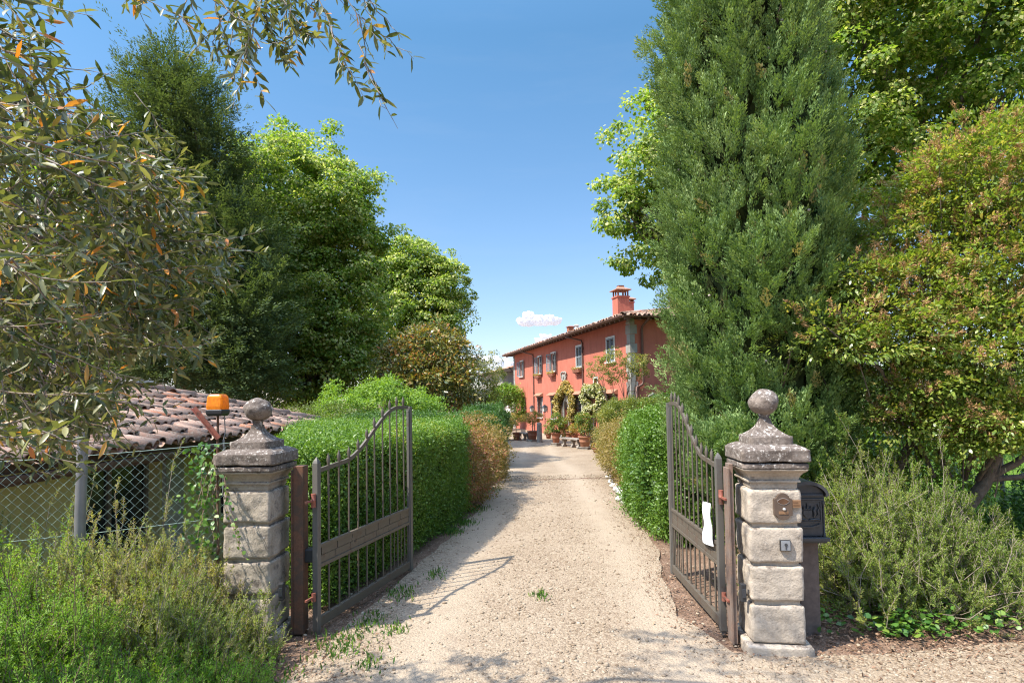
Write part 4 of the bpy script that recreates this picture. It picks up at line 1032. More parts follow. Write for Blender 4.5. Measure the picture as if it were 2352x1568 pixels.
    # downpipes
    for s_, zb in ((fac(*c1(472, 900))[0], ZG), (fac(*c1(884, 760))[0], 1.9)):
        p_ = MB(); p_.tube([(s_ + .9, OV + .06, zs0 - .06), (s_ + .88, OV + .02, zs0 - .15), (s_ + .45, .5, zs0 - .28), (s_ + .05, .12, zs0 - .42), (s_, .075, zs0 - .55), (s_, .075, zb)], .045, 10)
        for zz in np.arange(2.2, 4.8, 1.2): p_.bb(s_ - .06, s_ + .06, .0, .125, zz - .012, zz + .012)
        p_.build('downpipe', M['copper'], t)
    y_, zt = sidew(*c1(1362, 430)); _, zb = sidew(*c1(1376, 905)); yb, zz = sidew(*c1(1322, 950))
    p_ = MB(); p_.tube([(-OV - .06, y_, zs0 - .05), (-OV, y_, zs0 - .15), (-.15, y_, zs0 - .4), (-.08, y_, zs0 - .55), (-.08, y_, zb), (-.08, y_ + .03, zb - .12), (-.08, (y_ + yb) / 2, zz + .06), (-.08, yb, zz), (-.08, yb + .01, ZG)], .06, 10); p_.build('downpipe', M['copper'], t)
    # stone niche arch on the side wall
    y0, z_ = sidew(*c1(1372, 1095)); y1, _ = sidew(*c1(1528, 1080)); _, zt = sidew(*c1(1450, 1022)); ym, hw = (y0 + y1) / 2, abs(y1 - y0) / 2; zc = zt - hw * .8
    f = MB()
    for k in range(16):
        a0, a1 = math.pi * k / 16, math.pi * (k + 1) / 16; pt = lambda r, a: (ym + r * math.cos(a), zc + .8 * r * math.sin(a))
        f.prism([pt(hw * .74, a0), pt(hw, a0), pt(hw, a1), pt(hw * .74, a1)], -.12, -.0, 'x')
    f.bb(-.12, 0, ym - hw, ym - hw * .74, ZG, zc); f.bb(-.12, 0, ym + hw * .74, ym + hw, ZG, zc)
    for sg in (-1, 1): f.tube([(-.13, ym + sg * .06, zt + .05), (-.14, ym + sg * .2, zt + .0), (-.14, ym + sg * .26, zt - .09), (-.14, ym + sg * .18, zt - .12), (-.14, ym + sg * .16, zt - .06)], .03, 8)
    f.blob((-.13, ym, zt + .06), (.06, .09, .1), 8, 0, 5); nc = f.build('niche_arch', M['pietra'], t)
    f = MB(); f.prism([(ym + hw * .739 * math.cos(math.pi * k / 16), zc + .8 * hw * .739 * math.sin(math.pi * k / 16)) for k in range(17)] + [(ym - hw * .739, ZG), (ym + hw * .739, ZG)], -.03, -.0, 'x'); f.build('niche_panel', M['pietra'], nc)
    # chimneys
    def chim(cx, c_top, c_bot, off, w_, name='chimney', small=False):
        s_, zt = fac(*c1(cx, c_top), off); _, zb = fac(*c1(cx, c_bot), off); zb -= .3
        H = zt - zb; ch = MB(); zsft = zb + H * .62
        ch.bb(s_ - w_, s_ + w_, off - w_, off + w_, zb, zsft); ch.bb(s_ - w_ - .05, s_ + w_ + .05, off - w_ - .05, off + w_ + .05, zsft + .0005, zsft + .07)
        c_ = ch.build(name, M['pink'], rf)
        k = MB(); zl = zsft + .07; zc_ = zt - .32 * H * .5; k.bb(s_ - w_, s_ + w_, off - w_, off + w_, zl + .0005, zl + .02); zl += .02
        for sx in (-1, 0, 1):
            for sy in (-1, 0, 1):
                if sx or sy: k.bb(s_ + sx * w_ * .85 - .035, s_ + sx * w_ * .85 + .035, off + sy * w_ * .85 - .035, off + sy * w_ * .85 + .035, zl + .0005, zc_)
        k.build('chimney_lantern', M['terracotta'], c_)
        k = MB(); k.lathe([(w_ + .12, zc_), (w_ + .12, zc_ + .04), (w_ * .62, zc_ + .16)], sq=True, c=(s_, off, 0)); k.lathe([(w_ * .6, zc_ + .161), (w_ * .55, zc_ + .165), (w_ * .42, zt - .04), (w_ * .5, zt)], sq=True, c=(s_, off, 0)); k.build('chimney_cap', M['hood'], c_)
    chim(1190, 106, 335, -1.9, .36); chim(1264, 205, 290, -4.4, .22)
    s_, zt = fac(*c1(772, 442), -2.0); _, zb = fac(*c1(772, 492), -2.0)
    k = MB(); k.bb(s_ - .2, s_ + .2, -2.2, -1.8, zb - .3, zt - .1); k.lathe([(.25, zt - .0995), (.27, zt - .05), (.15, zt)], sq=True, c=(s_, -2, 0)); k.build('chimney', M['terracotta'], rf)
    s_, zt = fac(*c1(825, 428), -2.4); k = MB(); k.tube([(s_, -2.4, zb - .3), (s_, -2.4, zt - .1)], .14, 12); k.lathe([(.2, zt - .0995), (.2, zt - .04), (.05, zt)], 14, (s_, -2.4, 0)); k.build('flue', M['whitewood'], rf)
    return t
VILLA = villa()
def vw(s_, off, z): return NC + DS * s_ + DN * off + Vector((0, 0, z))
VRZ = math.atan2(DS.y, DS.x)

# ================================================================== PLANTS: builders
def crown(lv, lobes, nc, per, rc, ln, wd, tpl=T_LEAF, shell=.72, out=.7, droop=.25, up=.6, flat=.65, rag=.16, mi=0, seed=0, hue=.35, cull=.72, tmin=0., tmax=1., bottom=None):
    """leaf clusters through the outer shell of a union of ellipsoid lobes (x,y,z,rx,ry,rz)"""
    lb = np.array(lobes, float); wgt = (lb[:, 3] * lb[:, 4] + lb[:, 4] * lb[:, 5] + lb[:, 3] * lb[:, 5]); idx = RNG.choice(len(lb), nc, p=wgt / wgt.sum())
    d = rdir(nc); C = lb[idx, :3]; Rr = lb[idx, 3:]
    rr = (shell + (1 - shell) * RNG.random(nc) ** .45)
    P = C + d * Rr * rr[:, None]
    P = P + d * (rag * wav(P, 5.0 / max(.3, Rr.mean()), seed) * Rr.mean())[:, None]
    keep = np.ones(nc, bool)
    for j in range(len(lb)):
        q = np.linalg.norm((P - lb[j, :3]) / lb[j, 3:], axis=1); keep &= ~((q < cull) & (idx != j))
    if bottom is not None: keep &= P[:, 2] > bottom
    P, d = P[keep], d[keep]; n = len(P)
    ct = RNG.random(n); P2 = np.repeat(P, per, 0); d2 = np.repeat(d, per, 0); N = n * per
    rb = np.repeat(rc * 1.7 * np.exp(RNG.normal(0, .32, n)), per)
    e = nrm(rdir(N) + d2 * .55 + np.array([0, 0, .35])); o = e * (rb * (.35 + .65 * RNG.random(N) ** .5))[:, None]; o[:, 2] *= flat
    P2 = P2 + o
    ax = d2 * out * .5 + e * .6 + rdir(N) * .8 + np.array([0, 0, -droop])
    nn = np.array([0, 0, up]) + e * 1.0 + rdir(N) * .5
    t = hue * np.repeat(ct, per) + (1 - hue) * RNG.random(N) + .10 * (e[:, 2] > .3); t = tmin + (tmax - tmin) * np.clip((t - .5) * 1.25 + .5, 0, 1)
    sc = RNG.uniform(.65, 1.25, N)
    lv.add(tpl, P2, ax, nn, ln * sc, wd * sc, t, mi)
    return P, d

def limbs(q, base, lobes, r0, seed=0, n=8, lean=(0, 0), frac=.62, thick=.32):
    """a tapering trunk with one limb towards each lobe"""
    g = random.Random(seed); b = Vector(base); top = max(l[2] for l in lobes); h = (top - b.z) * frac
    cx = sum(l[0] for l in lobes) / len(lobes); cyy = sum(l[1] for l in lobes) / len(lobes)
    pts, rs = [], []
    for i in range(8):
        u = i / 7; pts.append(Vector((b.x + (cx - b.x) * u ** 1.6 + g.uniform(-.06, .06) * r0 * 6 * (u > 0), b.y + (cyy - b.y) * u ** 1.6 + g.uniform(-.06, .06) * r0 * 6 * (u > 0), b.z + h * u))); rs.append(r0 * (1.25 if i == 0 else 1 - .72 * u))
    q.tube(pts, rs, n)
    for l in lobes:
        e = Vector(l[:3]); k = min(6, max(1, int(7 * (.25 + .5 * (e.z - b.z) / max(.1, top - b.z))) - 1)); s = pts[k]; m_ = (s + e) / 2 + Vector((g.uniform(-.1, .1), g.uniform(-.1, .1), -.06)) * (e - s).length
        q.tube([s, s.lerp(m_, .55) , m_, e], [rs[k] * .62, rs[k] * .5, rs[k] * thick, rs[k] * .1], max(5, n - 2), cap=False)
        for _ in range(3):
            f = e + Vector((g.uniform(-1, 1) * l[3], g.uniform(-1, 1) * l[4], g.uniform(-.6, 1) * l[5])) * .75; q.tube([m_, (m_ + f) / 2 + Vector((0, 0, .1)), f], [rs[k] * .26, rs[k] * .16, rs[k] * .05], 5, cap=False)

def sprays(lv, lobes, ns, per, L, wd, ln, lw, seed=0, rise=.35, rag=.3, tmin=0, tmax=1):
    """feathery conifer sprays that stand out from the lobes and taper to a tip"""
    lb = np.array(lobes, float); wg = lb[:, 3] * lb[:, 5]; idx = RNG.choice(len(lb), ns, p=wg / wg.sum()); d = rdir(ns); P = lb[idx, :3] + d * lb[idx, 3:] * (.45 + .5 * RNG.random(ns) ** .6)[:, None]
    P = P + d * (rag * wav(P, 2.6, seed))[:, None]; ax = nrm(d * np.array([1, 1, .35]) + RNG.normal(0, .3, (ns, 3)) + np.array([0, 0, rise])); side = nrm(np.cross(ax, np.array([0, 0, 1.]) + rdir(ns) * .3))
    Ls = L * np.exp(RNG.normal(0, .35, ns)); N = ns * per; j = np.repeat(np.arange(ns), per); u = RNG.random(N); w_ = wd * (1 - u * .85) * RNG.uniform(-1, 1, N)
    up = np.cross(side, ax); Q = P[j] + ax[j] * (Ls[j] * u)[:, None] + side[j] * w_[:, None] + up[j] * RNG.normal(0, wd * .28, N)[:, None]
    a2 = ax[j] + side[j] * (np.sign(w_) * .7)[:, None] + RNG.normal(0, .25, (N, 3)); ct = RNG.random(ns)[j]
    t = np.clip(.35 * ct + .4 * RNG.random(N) + .3 * u, 0, 1); lv.add(T_LEAF, Q, a2, up[j] + rdir(N) * .6 + d[j] * .5, ln * RNG.uniform(.6, 1.3, N), lw, tmin + (tmax - tmin) * t)
def shrink(lobes, k):
    return [(*l[:3], l[3] * k, l[4] * k, l[5] * k) for l in lobes]
def tree(name, label, cat, base, lobes, r0, leafm, nc, per, rc, ln, wd, group=None, bark='bark', seed=0, frac=.62, crown_name='crown', inner=0, spray=None, **kw):
    base = (base[0], base[1], gz(base[1])); t = empty(name, base, 0, label, cat, group); b = Vector(base); L = [(l[0] - b.x, l[1] - b.y, l[2] - b.z, *l[3:]) for l in lobes]
    q = MB(); limbs(q, (0, 0, -.05), L, r0, seed, frac=frac); q.build('trunk', M[bark], t, fix=False)
    lv = Leaves(); crown(lv, L, nc, per, rc, ln, wd, seed=seed, **kw)
    if spray: lv = Leaves(); sprays(lv, L, *spray, seed=seed)
    if inner:                                                     # oversized dark-tinted leaves added inside to block sky showing through
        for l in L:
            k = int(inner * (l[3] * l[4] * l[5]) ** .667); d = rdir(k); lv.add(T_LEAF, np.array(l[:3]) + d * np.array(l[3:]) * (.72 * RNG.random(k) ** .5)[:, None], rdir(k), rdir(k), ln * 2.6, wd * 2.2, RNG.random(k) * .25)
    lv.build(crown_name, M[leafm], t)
    return t

def lobes_of(c, r, n, seed, spread=.62, size=(.38, .6), squash=1.0):
    """n lobes packed inside one big ellipsoid"""
    g = np.random.default_rng(seed); c, r = np.array(c, float), np.array(r, float); out = [(*c, *(r * .62))]
    for i in range(n):
        d = g.normal(size=3); d /= np.linalg.norm(d); s = g.uniform(*size); k = (1 - s) * g.uniform(.85, 1.08)
        p = c + d * r * k; out.append((*p, *(r * s * np.array([1, 1, squash]))))
    return out

def hedge(name, label, poly, z1, leafm, dens, ln, wd, group=None, z0=0.0, lump=.05, rnd=.12, cat='hedge', tpl=T_LEAF, ragged=.05, seed=0, topz=None, tmax=1.0):
    """clipped hedge: leaves over the sides and top of a prism, a dark filler core and twigs inside"""
    cx, cyy = np.mean([p[0] for p in poly]), np.mean([p[1] for p in poly])
    t = empty(name, (cx, cyy, z0), 0, label, cat, group); lv = Leaves(); pts, nrs = [], []
    n = len(poly); area = 0
    ccw = sum((poly[(i + 1) % n][0] - poly[i][0]) * (poly[(i + 1) % n][1] + poly[i][1]) for i in range(n)) < 0
    H = z1 - z0
    for i in range(n):
        a, b = np.array(poly[i]), np.array(poly[(i + 1) % n]); L = np.linalg.norm(b - a); k = int(dens * L * H)
        s, z = RNG.random(k), RNG.random(k) ** .85; d = (b - a) / L; nn = np.array([d[1], -d[0]]) * (1 if ccw else -1)
        pts.append(np.stack([a[0] + d[0] * L * s, a[1] + d[1] * L * s, z0 + H * z], 1)); nrs.append(np.tile([nn[0], nn[1], .15], (k, 1)))
    x0, x1 = min(p[0] for p in poly), max(p[0] for p in poly); y0, y1 = min(p[1] for p in poly), max(p[1] for p in poly); k = int(dens * (x1 - x0) * (y1 - y0))
    T = np.stack([RNG.uniform(x0, x1, k), RNG.uniform(y0, y1, k), np.full(k, z1)], 1); T = T[in_poly(T, poly)]
    pts.append(T); nrs.append(np.tile([0, 0, 1.], (len(T), 1)))
    P = np.concatenate(pts); Nn = nrm(np.concatenate(nrs))
    # rounded upper rim and uneven faces
    up = Nn[:, 2] > .5; rim = np.clip((P[:, 2] - (z1 - rnd)) / rnd, 0, 1)
    P = P - np.where(up, 0, 1)[:, None] * Nn * (rim ** 2 * rnd * .5)[:, None]
    P = P + Nn * (lump * wav(P, 3.2, seed) + .45 * lump * wav(P, 11, seed + 1))[:, None]
    N = len(P); P = P + Nn * (RNG.normal(0, ragged, N) - .02)[:, None]
    stray = RNG.random(N) < .035; P = P + Nn * (stray * RNG.uniform(.02, .10, N))[:, None]; gap = wav(P, 5.5, seed + 4) < -.62; P = P - Nn * (gap * RNG.uniform(.0, .14, N))[:, None]
    P[:, 2] = np.maximum(P[:, 2], z0 + .03)
    ax = rdir(N) + Nn * .45 + np.array([0, 0, .35]); nn2 = Nn * .8 + rdir(N) * .8 + np.array([0, 0, .3])
    hue = .5 + .5 * wav(P, 1.6, seed + 7); t_ = np.clip(.45 * hue + .55 * RNG.random(N), 0, 1) * tmax; sc = RNG.uniform(.7, 1.25, N)
    P = P - np.array([cx, cyy, z0])
    lv.add(tpl, P, ax, nn2, ln * sc, wd * sc, t_); lv.build('foliage', M[leafm], t)
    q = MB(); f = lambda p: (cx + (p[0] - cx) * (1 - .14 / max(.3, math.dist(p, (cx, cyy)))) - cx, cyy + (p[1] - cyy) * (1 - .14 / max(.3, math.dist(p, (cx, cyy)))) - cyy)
    q.prism([f(p) for p in poly], .06, H - .11, 'z'); g = random.Random(seed)  # solid core added, coloured dark as inner shade, stops see-through; twigs follow
    for _ in range(40):
        i = g.randrange(n); u = g.random(); a, b = f(poly[i]), f(poly[(i + 1) % n]); x, y = a[0] + (b[0] - a[0]) * u, a[1] + (b[1] - a[1]) * u
        q.tube([(x * .97, y * .97, 0), (x + g.uniform(-.06, .06), y + g.uniform(-.06, .06), H * .4), (x + g.uniform(-.1, .1), y + g.uniform(-.1, .1), H * .75)], [.012, .009, .004], 5, cap=False)
    q.build('stems', M['core'], t, fix=False); return t

def shrub(name, label, cat, lobes, leafm, nc, per, rc, ln, wd, group=None, base=None, seed=0, stem='twig_brown', nst=14, **kw):
    c = np.mean(np.array(lobes)[:, :3], 0); b = base or (c[0], c[1], gz(c[1])); t = empty(name, b, 0, label, cat, group)
    L = [(l[0] - b[0], l[1] - b[1], l[2] - b[2], *l[3:]) for l in lobes]; lv = Leaves(); crown(lv, L, nc, per, rc, ln, wd, seed=seed, **kw); lv.build('foliage', M[leafm], t)
    q = MB(); g = random.Random(seed)
    for i in range(nst):
        l = L[i % len(L)]; e = Vector((l[0] + g.uniform(-.6, .6) * l[3], l[1] + g.uniform(-.6, .6) * l[4], l[2] + g.uniform(-.3, .7) * l[5])); s = Vector((l[0] * .3 + g.uniform(-.1, .1), l[1] * .3 + g.uniform(-.1, .1), 0))
        q.tube([s, s.lerp(e, .5) + Vector((g.uniform(-.1, .1), g.uniform(-.1, .1), .05)), e], [.02, .014, .004], 5, cap=False)
    q.build('stems', M[stem], t, fix=False); return t

def rosemary(name, label, base, rx, ry, h, ns, leafm, shoots=6, per=44, nl=.027, nw=.0050, lean=(0, 0), seed=0, group=None, mess=.10, tmin=0, tmax=1, slen=.15, bumpy=.25):
    """woody arching stems carrying short upturned shoots, each shoot dense with narrow needles"""
    t = empty(name, base, 0, label, 'shrub', group); lv, st = Leaves(), Leaves()
    a = RNG.uniform(0, 2 * math.pi, ns); r = np.sqrt(RNG.random(ns))
    B = np.stack([.35 * rx * r * np.cos(a), .35 * ry * r * np.sin(a), np.full(ns, -.02)], 1) + RNG.normal(0, .04, (ns, 3)) * [1, 1, 0]
    E = np.stack([rx * r * np.cos(a), ry * r * np.sin(a), h * np.sqrt(np.clip(1.0 - r ** 2 * .85, .02, 1))], 1)
    E *= RNG.uniform(.55, 1.0, ns)[:, None] ** .6 * np.where(RNG.random(ns) < .08, 1.28, 1.0)[:, None]; E[:, 2] *= 1 + bumpy * wav(E + np.array(base), 4.5, seed); E += RNG.normal(0, mess, (ns, 3)); E[:, 2] = np.maximum(E[:, 2], .05)
    E[:, :2] += np.array(lean) * (E[:, 2:3] / h)
    tn = 5; bow = RNG.normal(0, mess * .8, (ns, 3)); K = []
    for u in np.linspace(0, 1, tn + 1):
        out = (E - B) * np.array([1, 1, 0]); K.append(B + (E - B) * u + bow * math.sin(math.pi * u) + out * (.35 * math.sin(math.pi * u)) - np.array([0, 0, 1]) * (np.linalg.norm(out, axis=1) * .25 * math.sin(math.pi * u))[:, None])
    for i in range(tn): rods(st, K[i], K[i + 1], .0044 - .0006 * i)
    KK = np.stack(K); n2 = ns * shoots; j = np.repeat(np.arange(ns), shoots); u = .35 + .65 * RNG.random(n2) ** .7; u[::shoots] = 1
    f = np.clip(u * tn, 0, tn - 1e-6); i = f.astype(int); fr = (f - i)[:, None]; P0 = KK[i, j] * (1 - fr) + KK[i + 1, j] * fr; T = nrm(KK[i + 1, j] - KK[i, j])
    rd = rdir(n2); hz = nrm(P0 * np.array([1, 1, .3]) + 1e-3); D = nrm(T * .55 + rd * .6 + hz * .35 + np.array([0, 0, .75])); L = slen * RNG.uniform(.5, 1.25, n2) * (.55 + .45 * u)
    P1 = P0 + D * L[:, None]; rods(st, P0, P1, .0018)
    N = n2 * per; k = np.repeat(np.arange(n2), per); v = RNG.random(N) ** .8; A = D[k]; rr = rdir(N); rr = nrm(rr - A * (rr * A).sum(1, keepdims=True))
    Q = P0[k] + A * (L[k] * v)[:, None]; ax = A * (.6 + 1.1 * sstep(.8, 1, v))[:, None] + rr
    ct = RNG.random(n2); hu = .5 + .5 * wav(P0 + np.array(base), 2.4, seed + 3, 2); tt = np.clip(.40 * hu[k] + .28 * ct[k] + .28 * RNG.random(N) + .12 * (1 - v) + .10 * (1 - u[k]), 0, 1); tt = tmin + (tmax - tmin) * tt
    lv.add(T_LEAF, Q, ax, rr + rdir(N) * .4, nl * RNG.uniform(.6, 1.2, N) * (1 - .45 * v ** 3), nw * RNG.uniform(.8, 1.3, N), tt)
    lv.build('needles', M[leafm], t); st.build('stems', M['twig' if 'dry' in leafm else 'twig_brown'], t); return t

# ================================================================== OLIVE over the foreground
def olive():
    base = Vector((-3.05, 2.2, 0)); t = empty('olive_tree', base, 0, 'olive tree with grey green and a few orange leaves hanging over the fence and gate', 'tree')
    q = MB(); k1 = Vector((-2.9, 2.25, 1.7))
    trunk = [Vector((-3.05, 2.2, -1.0)), Vector((-3.1, 2.25, .4)), Vector((-2.95, 2.2, 1.1)), k1, Vector((-2.75, 2.25, 2.5)), Vector((-2.5, 2.2, 3.4)), Vector((-2.1, 2.15, 4.0))]
    q.tube([p - base for p in trunk], [.20, .17, .15, .13, .10, .07, .04], 12)
    lv, st = Leaves(), Leaves(); g = random.Random(11); limbs_ = []
    def limb(pts, r):
        pts = [Vector(p) for p in pts]; q.tube([p - base for p in pts], [r * (1 - .75 * i / (len(pts) - 1)) for i in range(len(pts))], 8, cap=False); return pts
    A = limb([k1, at(-250, 560, 2.3), at(20, 520, 2.35), at(230, 600, 2.5)], .045); limbs_.append(A)
    A = limb([Vector((-2.75, 2.25, 2.5)), at(-200, 250, 2.0), at(40, 240, 1.9), at(180, 330, 1.95)], .035); limbs_.append(A)
    A = limb([Vector((-2.5, 2.2, 3.4)), at(60, -420, 2.3), at(420, -300, 2.3), at(700, -120, 2.3)], .035)
    A = limb([k1, at(-250, 800, 2.5), at(0, 790, 2.7), at(200, 830, 2.8)], .035)
    # hanging twigs: (start px, end px, depth) groups
    tw = []
    def twig(a, b, sag=.12, leaves=22, ll=.052, fork=2, bare=0.0):
        tw.append((a, b, sag, leaves, ll, bare))
        for _ in range(fork):
            u = g.uniform(.25, .8); s = a.lerp(b, u); e = s + (b - a) * g.uniform(.25, .5) + Vector((g.uniform(-.12, .12), g.uniform(-.15, .15), g.uniform(-.16, .10)))
            tw.append((s, e, sag * .4, int(leaves * .55), ll * .92, bare))
    for _ in range(265):                                          # the dense curtain
        px, py = g.uniform(-160, 470), g.uniform(330, 1010)
        lim = 480 if py < 520 else (530 if py < 700 else (430 if py < 850 else (330 if py < 960 else 250))); px = min(px, lim - 30 + g.uniform(-70, 40))
        Y = g.uniform(1.7, 2.95)
        if g.random() < .12: Y = g.uniform(1.25, 1.7); px = min(px, 260)
        e = at(px, py, Y); d = Vector((-g.uniform(.2, .55), g.uniform(-.2, .2), g.uniform(.02, .4))); twig(e + d, e, g.uniform(.03, .14), 30, .053, 2)
    for _ in range(16):                                           # a few sprays hanging down in front of the fence post
        px, py = g.uniform(-40, 250), g.uniform(1010, 1150); e = at(px, py, g.uniform(1.7, 2.6)); twig(e + Vector((-g.uniform(.05, .3), 0, g.uniform(.15, .35))), e, .06, 16, .055, 0)
    for _ in range(44):                                           # upper left corner
        px, py = g.uniform(-140, 215), g.uniform(-120, 340); px -= max(0, (py - 150)) * .0
        e = at(px, py, g.uniform(1.3, 2.5)); d = Vector((-g.uniform(.2, .5), g.uniform(-.2, .2), g.uniform(.05, .35))); twig(e + d, e, .08, 24, .060, 1)
    for ax_, ay, bx, by, Y, n in ((250, -60, 450, 60, 2.2, 14), (400, -90, 560, 55, 2.1, 16), (520, -80, 600, 240, 2.2, 24), (560, -60, 660, 150, 2.15, 22), (480, -60, 545, 200, 2.3, 18), (600, -60, 720, 95, 2.2, 22), (640, -80, 760, 70, 2.25, 22), (650, -60, 690, 140, 2.1, 18),
                                 (700, -70, 835, 235, 2.2, 24), (740, -80, 900, 130, 2.3, 22), (780, -60, 870, 20, 2.3, 14), (560, -80, 500, 140, 2.25, 16), (610, -40, 560, 130, 2.0, 18), (820, 100, 885, 240, 2.2, 8), (330, -70, 280, 20, 2.2, 12), (450, -60, 400, 70, 2.1, 12), (680, -50, 640, 60, 2.35, 20), (590, -60, 620, 40, 2.3, 20)):
        twig(at(ax_, ay, Y), at(bx, by, Y + g.uniform(-.15, .15)), .03, int(n * 1.25), .062, 2)
    for _ in range(30):                                           # sprays that reach out past the curtain
        py = g.choice([400, 470, 560, 590, 640, 700, 780]) + g.uniform(-25, 25); px = g.uniform(440, 560) if 540 < py < 660 else g.uniform(400, 500); Y = g.uniform(1.9, 2.6)
        e = at(px, py, Y); twig(at(px - g.uniform(160, 260), py + g.uniform(-40, 60), Y), e, -.02, 30, .058, 1)
    # the rest of the crown overhead and out of sight to the left: it throws the dappled shade
    for _ in range(8):
        c = Vector((g.uniform(-3.4, -2.6), g.uniform(1.0, 2.2), g.uniform(2.2, 4.6))); twig(c + Vector((g.uniform(-.3, .2), g.uniform(-.3, .3), g.uniform(.1, .4))), c, .05, 20, .05, 1)
    for _ in range(46):
        c = Vector((g.uniform(-1.75, -.55), g.uniform(2.2, 3.0), g.uniform(3.75, 4.5))); twig(c + Vector((-.4, 0, .3)), c, .05, 20, .05, 2)
    # assemble
    for a, b, sag, n, ll, bare in tw:
        a, b = a - base, b - base; L = (b - a).length; m_ = 6
        P = [a.lerp(b, i / m_) + Vector((g.gauss(0, .006), g.gauss(0, .006), -sag * math.sin(math.pi * i / m_) * .5 + sag * .3 * (i / m_))) for i in range(m_ + 1)]
        PA = np.array([list(p) for p in P]); w_ = np.linspace(.0030, .0010, m_)
        rods(st, PA[:-1], PA[1:], w_)
        k = np.repeat(np.arange(n // 2), 2); u = .12 + .88 * (k + .5) / (n // 2); f = np.clip(u * m_, 0, m_ - 1e-6); i = f.astype(int); fr = (f - i)[:, None]
        Q = PA[i] * (1 - fr) + PA[i + 1] * fr; T = nrm(PA[i + 1] - PA[i])
        s0 = np.array(Vector(T[0]).orthogonal()); s0 = np.where(k[:, None] % 2 == 0, s0, np.cross(T, s0)); sg = np.where(np.arange(n // 2 * 2) % 2 == 0, 1., -1.)[:, None]; N = len(Q)
        ax = T * RNG.uniform(.4, 1.1, N)[:, None] + nrm(s0) * sg + RNG.normal(0, .25, (N, 3)) + np.array([0, 0, -.12])
        keep = RNG.random(N) > .12
        lv.add(T_OLIVE, Q[keep], ax[keep], (np.array([0, 0, 1.]) + RNG.normal(0, .6, (N, 3)))[keep], (ll * RNG.uniform(.65, 1.25, N))[keep], (ll * .27 * RNG.uniform(.8, 1.2, N))[keep], RNG.random(int(keep.sum())))
    q.build('trunk', M['bark'], t, fix=False); st.build('twigs', M['twig'], t); lv.build('leaves', M['olive'], t, smooth=True)
olive()

# ================================================================== ROSEMARY
ros = 'rosemary bushes along the fence'
rosemary('rosemary_bush', 'tall half dry rosemary bush behind the steel fence post', (-3.45, 4.25, -.6), .80, .5, 1.20, 330, 'rosemary_dry', group=ros, seed=1)
rosemary('rosemary_bush', 'yellowing rosemary bush between steel fence post and dark pillar', (-2.62, 3.80, -.15), .40, .34, 1.14, 260, 'rosemary_dry', group=ros, seed=2, tmin=.1, bumpy=.4)
rosemary('rosemary_bush', 'straggly rosemary bush leaning on the fence beside the dark pillar', (-2.30, 3.86, -.05), .26, .24, .80, 170, 'rosemary_dry', group=ros, seed=3, tmin=.1, bumpy=.4)
rosemary('rosemary_bush', 'rosemary bush at the foot of the steel fence post', (-3.15, 3.55, -.35), .60, .38, .92, 420, 'rosemary', group=ros, seed=4)
rosemary('rosemary_bush', 'dense bright rosemary bush filling the lower corner in front of the post', (-2.50, 2.95, -.10), .60, .46, .66, 640, 'rosemary', group=ros, seed=5, tmax=.85, mess=.07)
rosemary('rosemary_bush', 'rosemary bush with dry brown heart in front of the dark pillar', (-2.12, 3.45, -.02), .44, .34, .40, 420, 'rosemary_dry', group=ros, seed=6)
rosemary('rosemary_bush', 'low green rosemary bush nearest to the gravel', (-1.80, 3.14, -.03), .34, .32, .22, 420, 'rosemary', group=ros, seed=7, tmax=.85, mess=.06)
rosemary('rosemary_bush', 'low rosemary sprawling against the base of the dark pillar', (-1.95, 3.82, -.02), .24, .20, .20, 170, 'rosemary_dry', group=ros, seed=8)
rosemary('rosemary_bush', 'soft green rosemary tips along the bottom edge of the view', (-2.0, 2.50, -.05), .56, .36, .42, 520, 'rosemary', group=ros, seed=9, tmax=.85, mess=.07)
rosemary('rosemary_bush', 'big sprawling rosemary bush with bare twigs beside the black mailbox', (3.12, 4.66, .02), .92, .46, .68, 760, 'rosemary_dry', shoots=9, per=34, seed=12, nl=.030, nw=.0062, tmin=.0, tmax=.86, mess=.16, slen=.12, bumpy=.35)
rosemary('rosemary_bush', 'upright rosemary bush rising behind the black mailbox', (2.95, 5.15, .02), .66, .42, 1.0, 420, 'rosemary_dry', shoots=9, per=34, seed=13, nl=.030, nw=.0062, tmin=.0, tmax=.86, mess=.14, slen=.12)

# ================================================================== HEDGES ALONG THE DRIVE
hedge('hedge', 'clipped box hedge with flat light green top behind the rising gate leaf', [(-1.56, 4.75), (-.74, 8.25), (-.90, 10.4), (-3.85, 10.4), (-2.80, 7.0), (-1.98, 4.85)], 1.31, 'box', 11000, .027, .017, 'clipped hedges', seed=1, lump=.035, rnd=.06)
hedge('hedge', 'light green box hedge beside the cypress with a leaning far end', [(1.80, 6.55), (1.72, 7.8), (1.80, 9.3), (3.0, 9.3), (3.0, 6.55)], 1.40, 'box', 13000, .032, .021, 'clipped hedges', seed=2, lump=.10, ragged=.07, rnd=.3)
hedge('hedge', 'darker box hedge band behind the tall stile of the gate', [(-3.6, 11.8), (-1.0, 12.2), (-1.05, 13.6), (-3.7, 13.2)], 1.36, 'box_dark', 5200, .035, .023, 'clipped hedges', seed=3, lump=.07)
hedge('hedge', 'olive green hedge in front of the villa and its forked tree', [(3.25, 18.4), (3.5, 22.5), (8.0, 23), (8.4, 18.8), (5.0, 18.0)], 1.42, 'olive_shrub', 2600, .055, .033, 'clipped hedges', z0=-.6, seed=4, lump=.16, rnd=.4, ragged=.09)
hedge('hedge', 'dark green hedge end beside the gravel by the lantern', [(-1.35, 15.2), (-.40, 15.2), (-.28, 18.6), (-1.6, 18.6)], 1.36, 'box_dark', 5200, .038, .025, 'clipped hedges', z0=-.4, seed=5, lump=.14, rnd=.3)
nd = 'reddish shrubs along the drive'
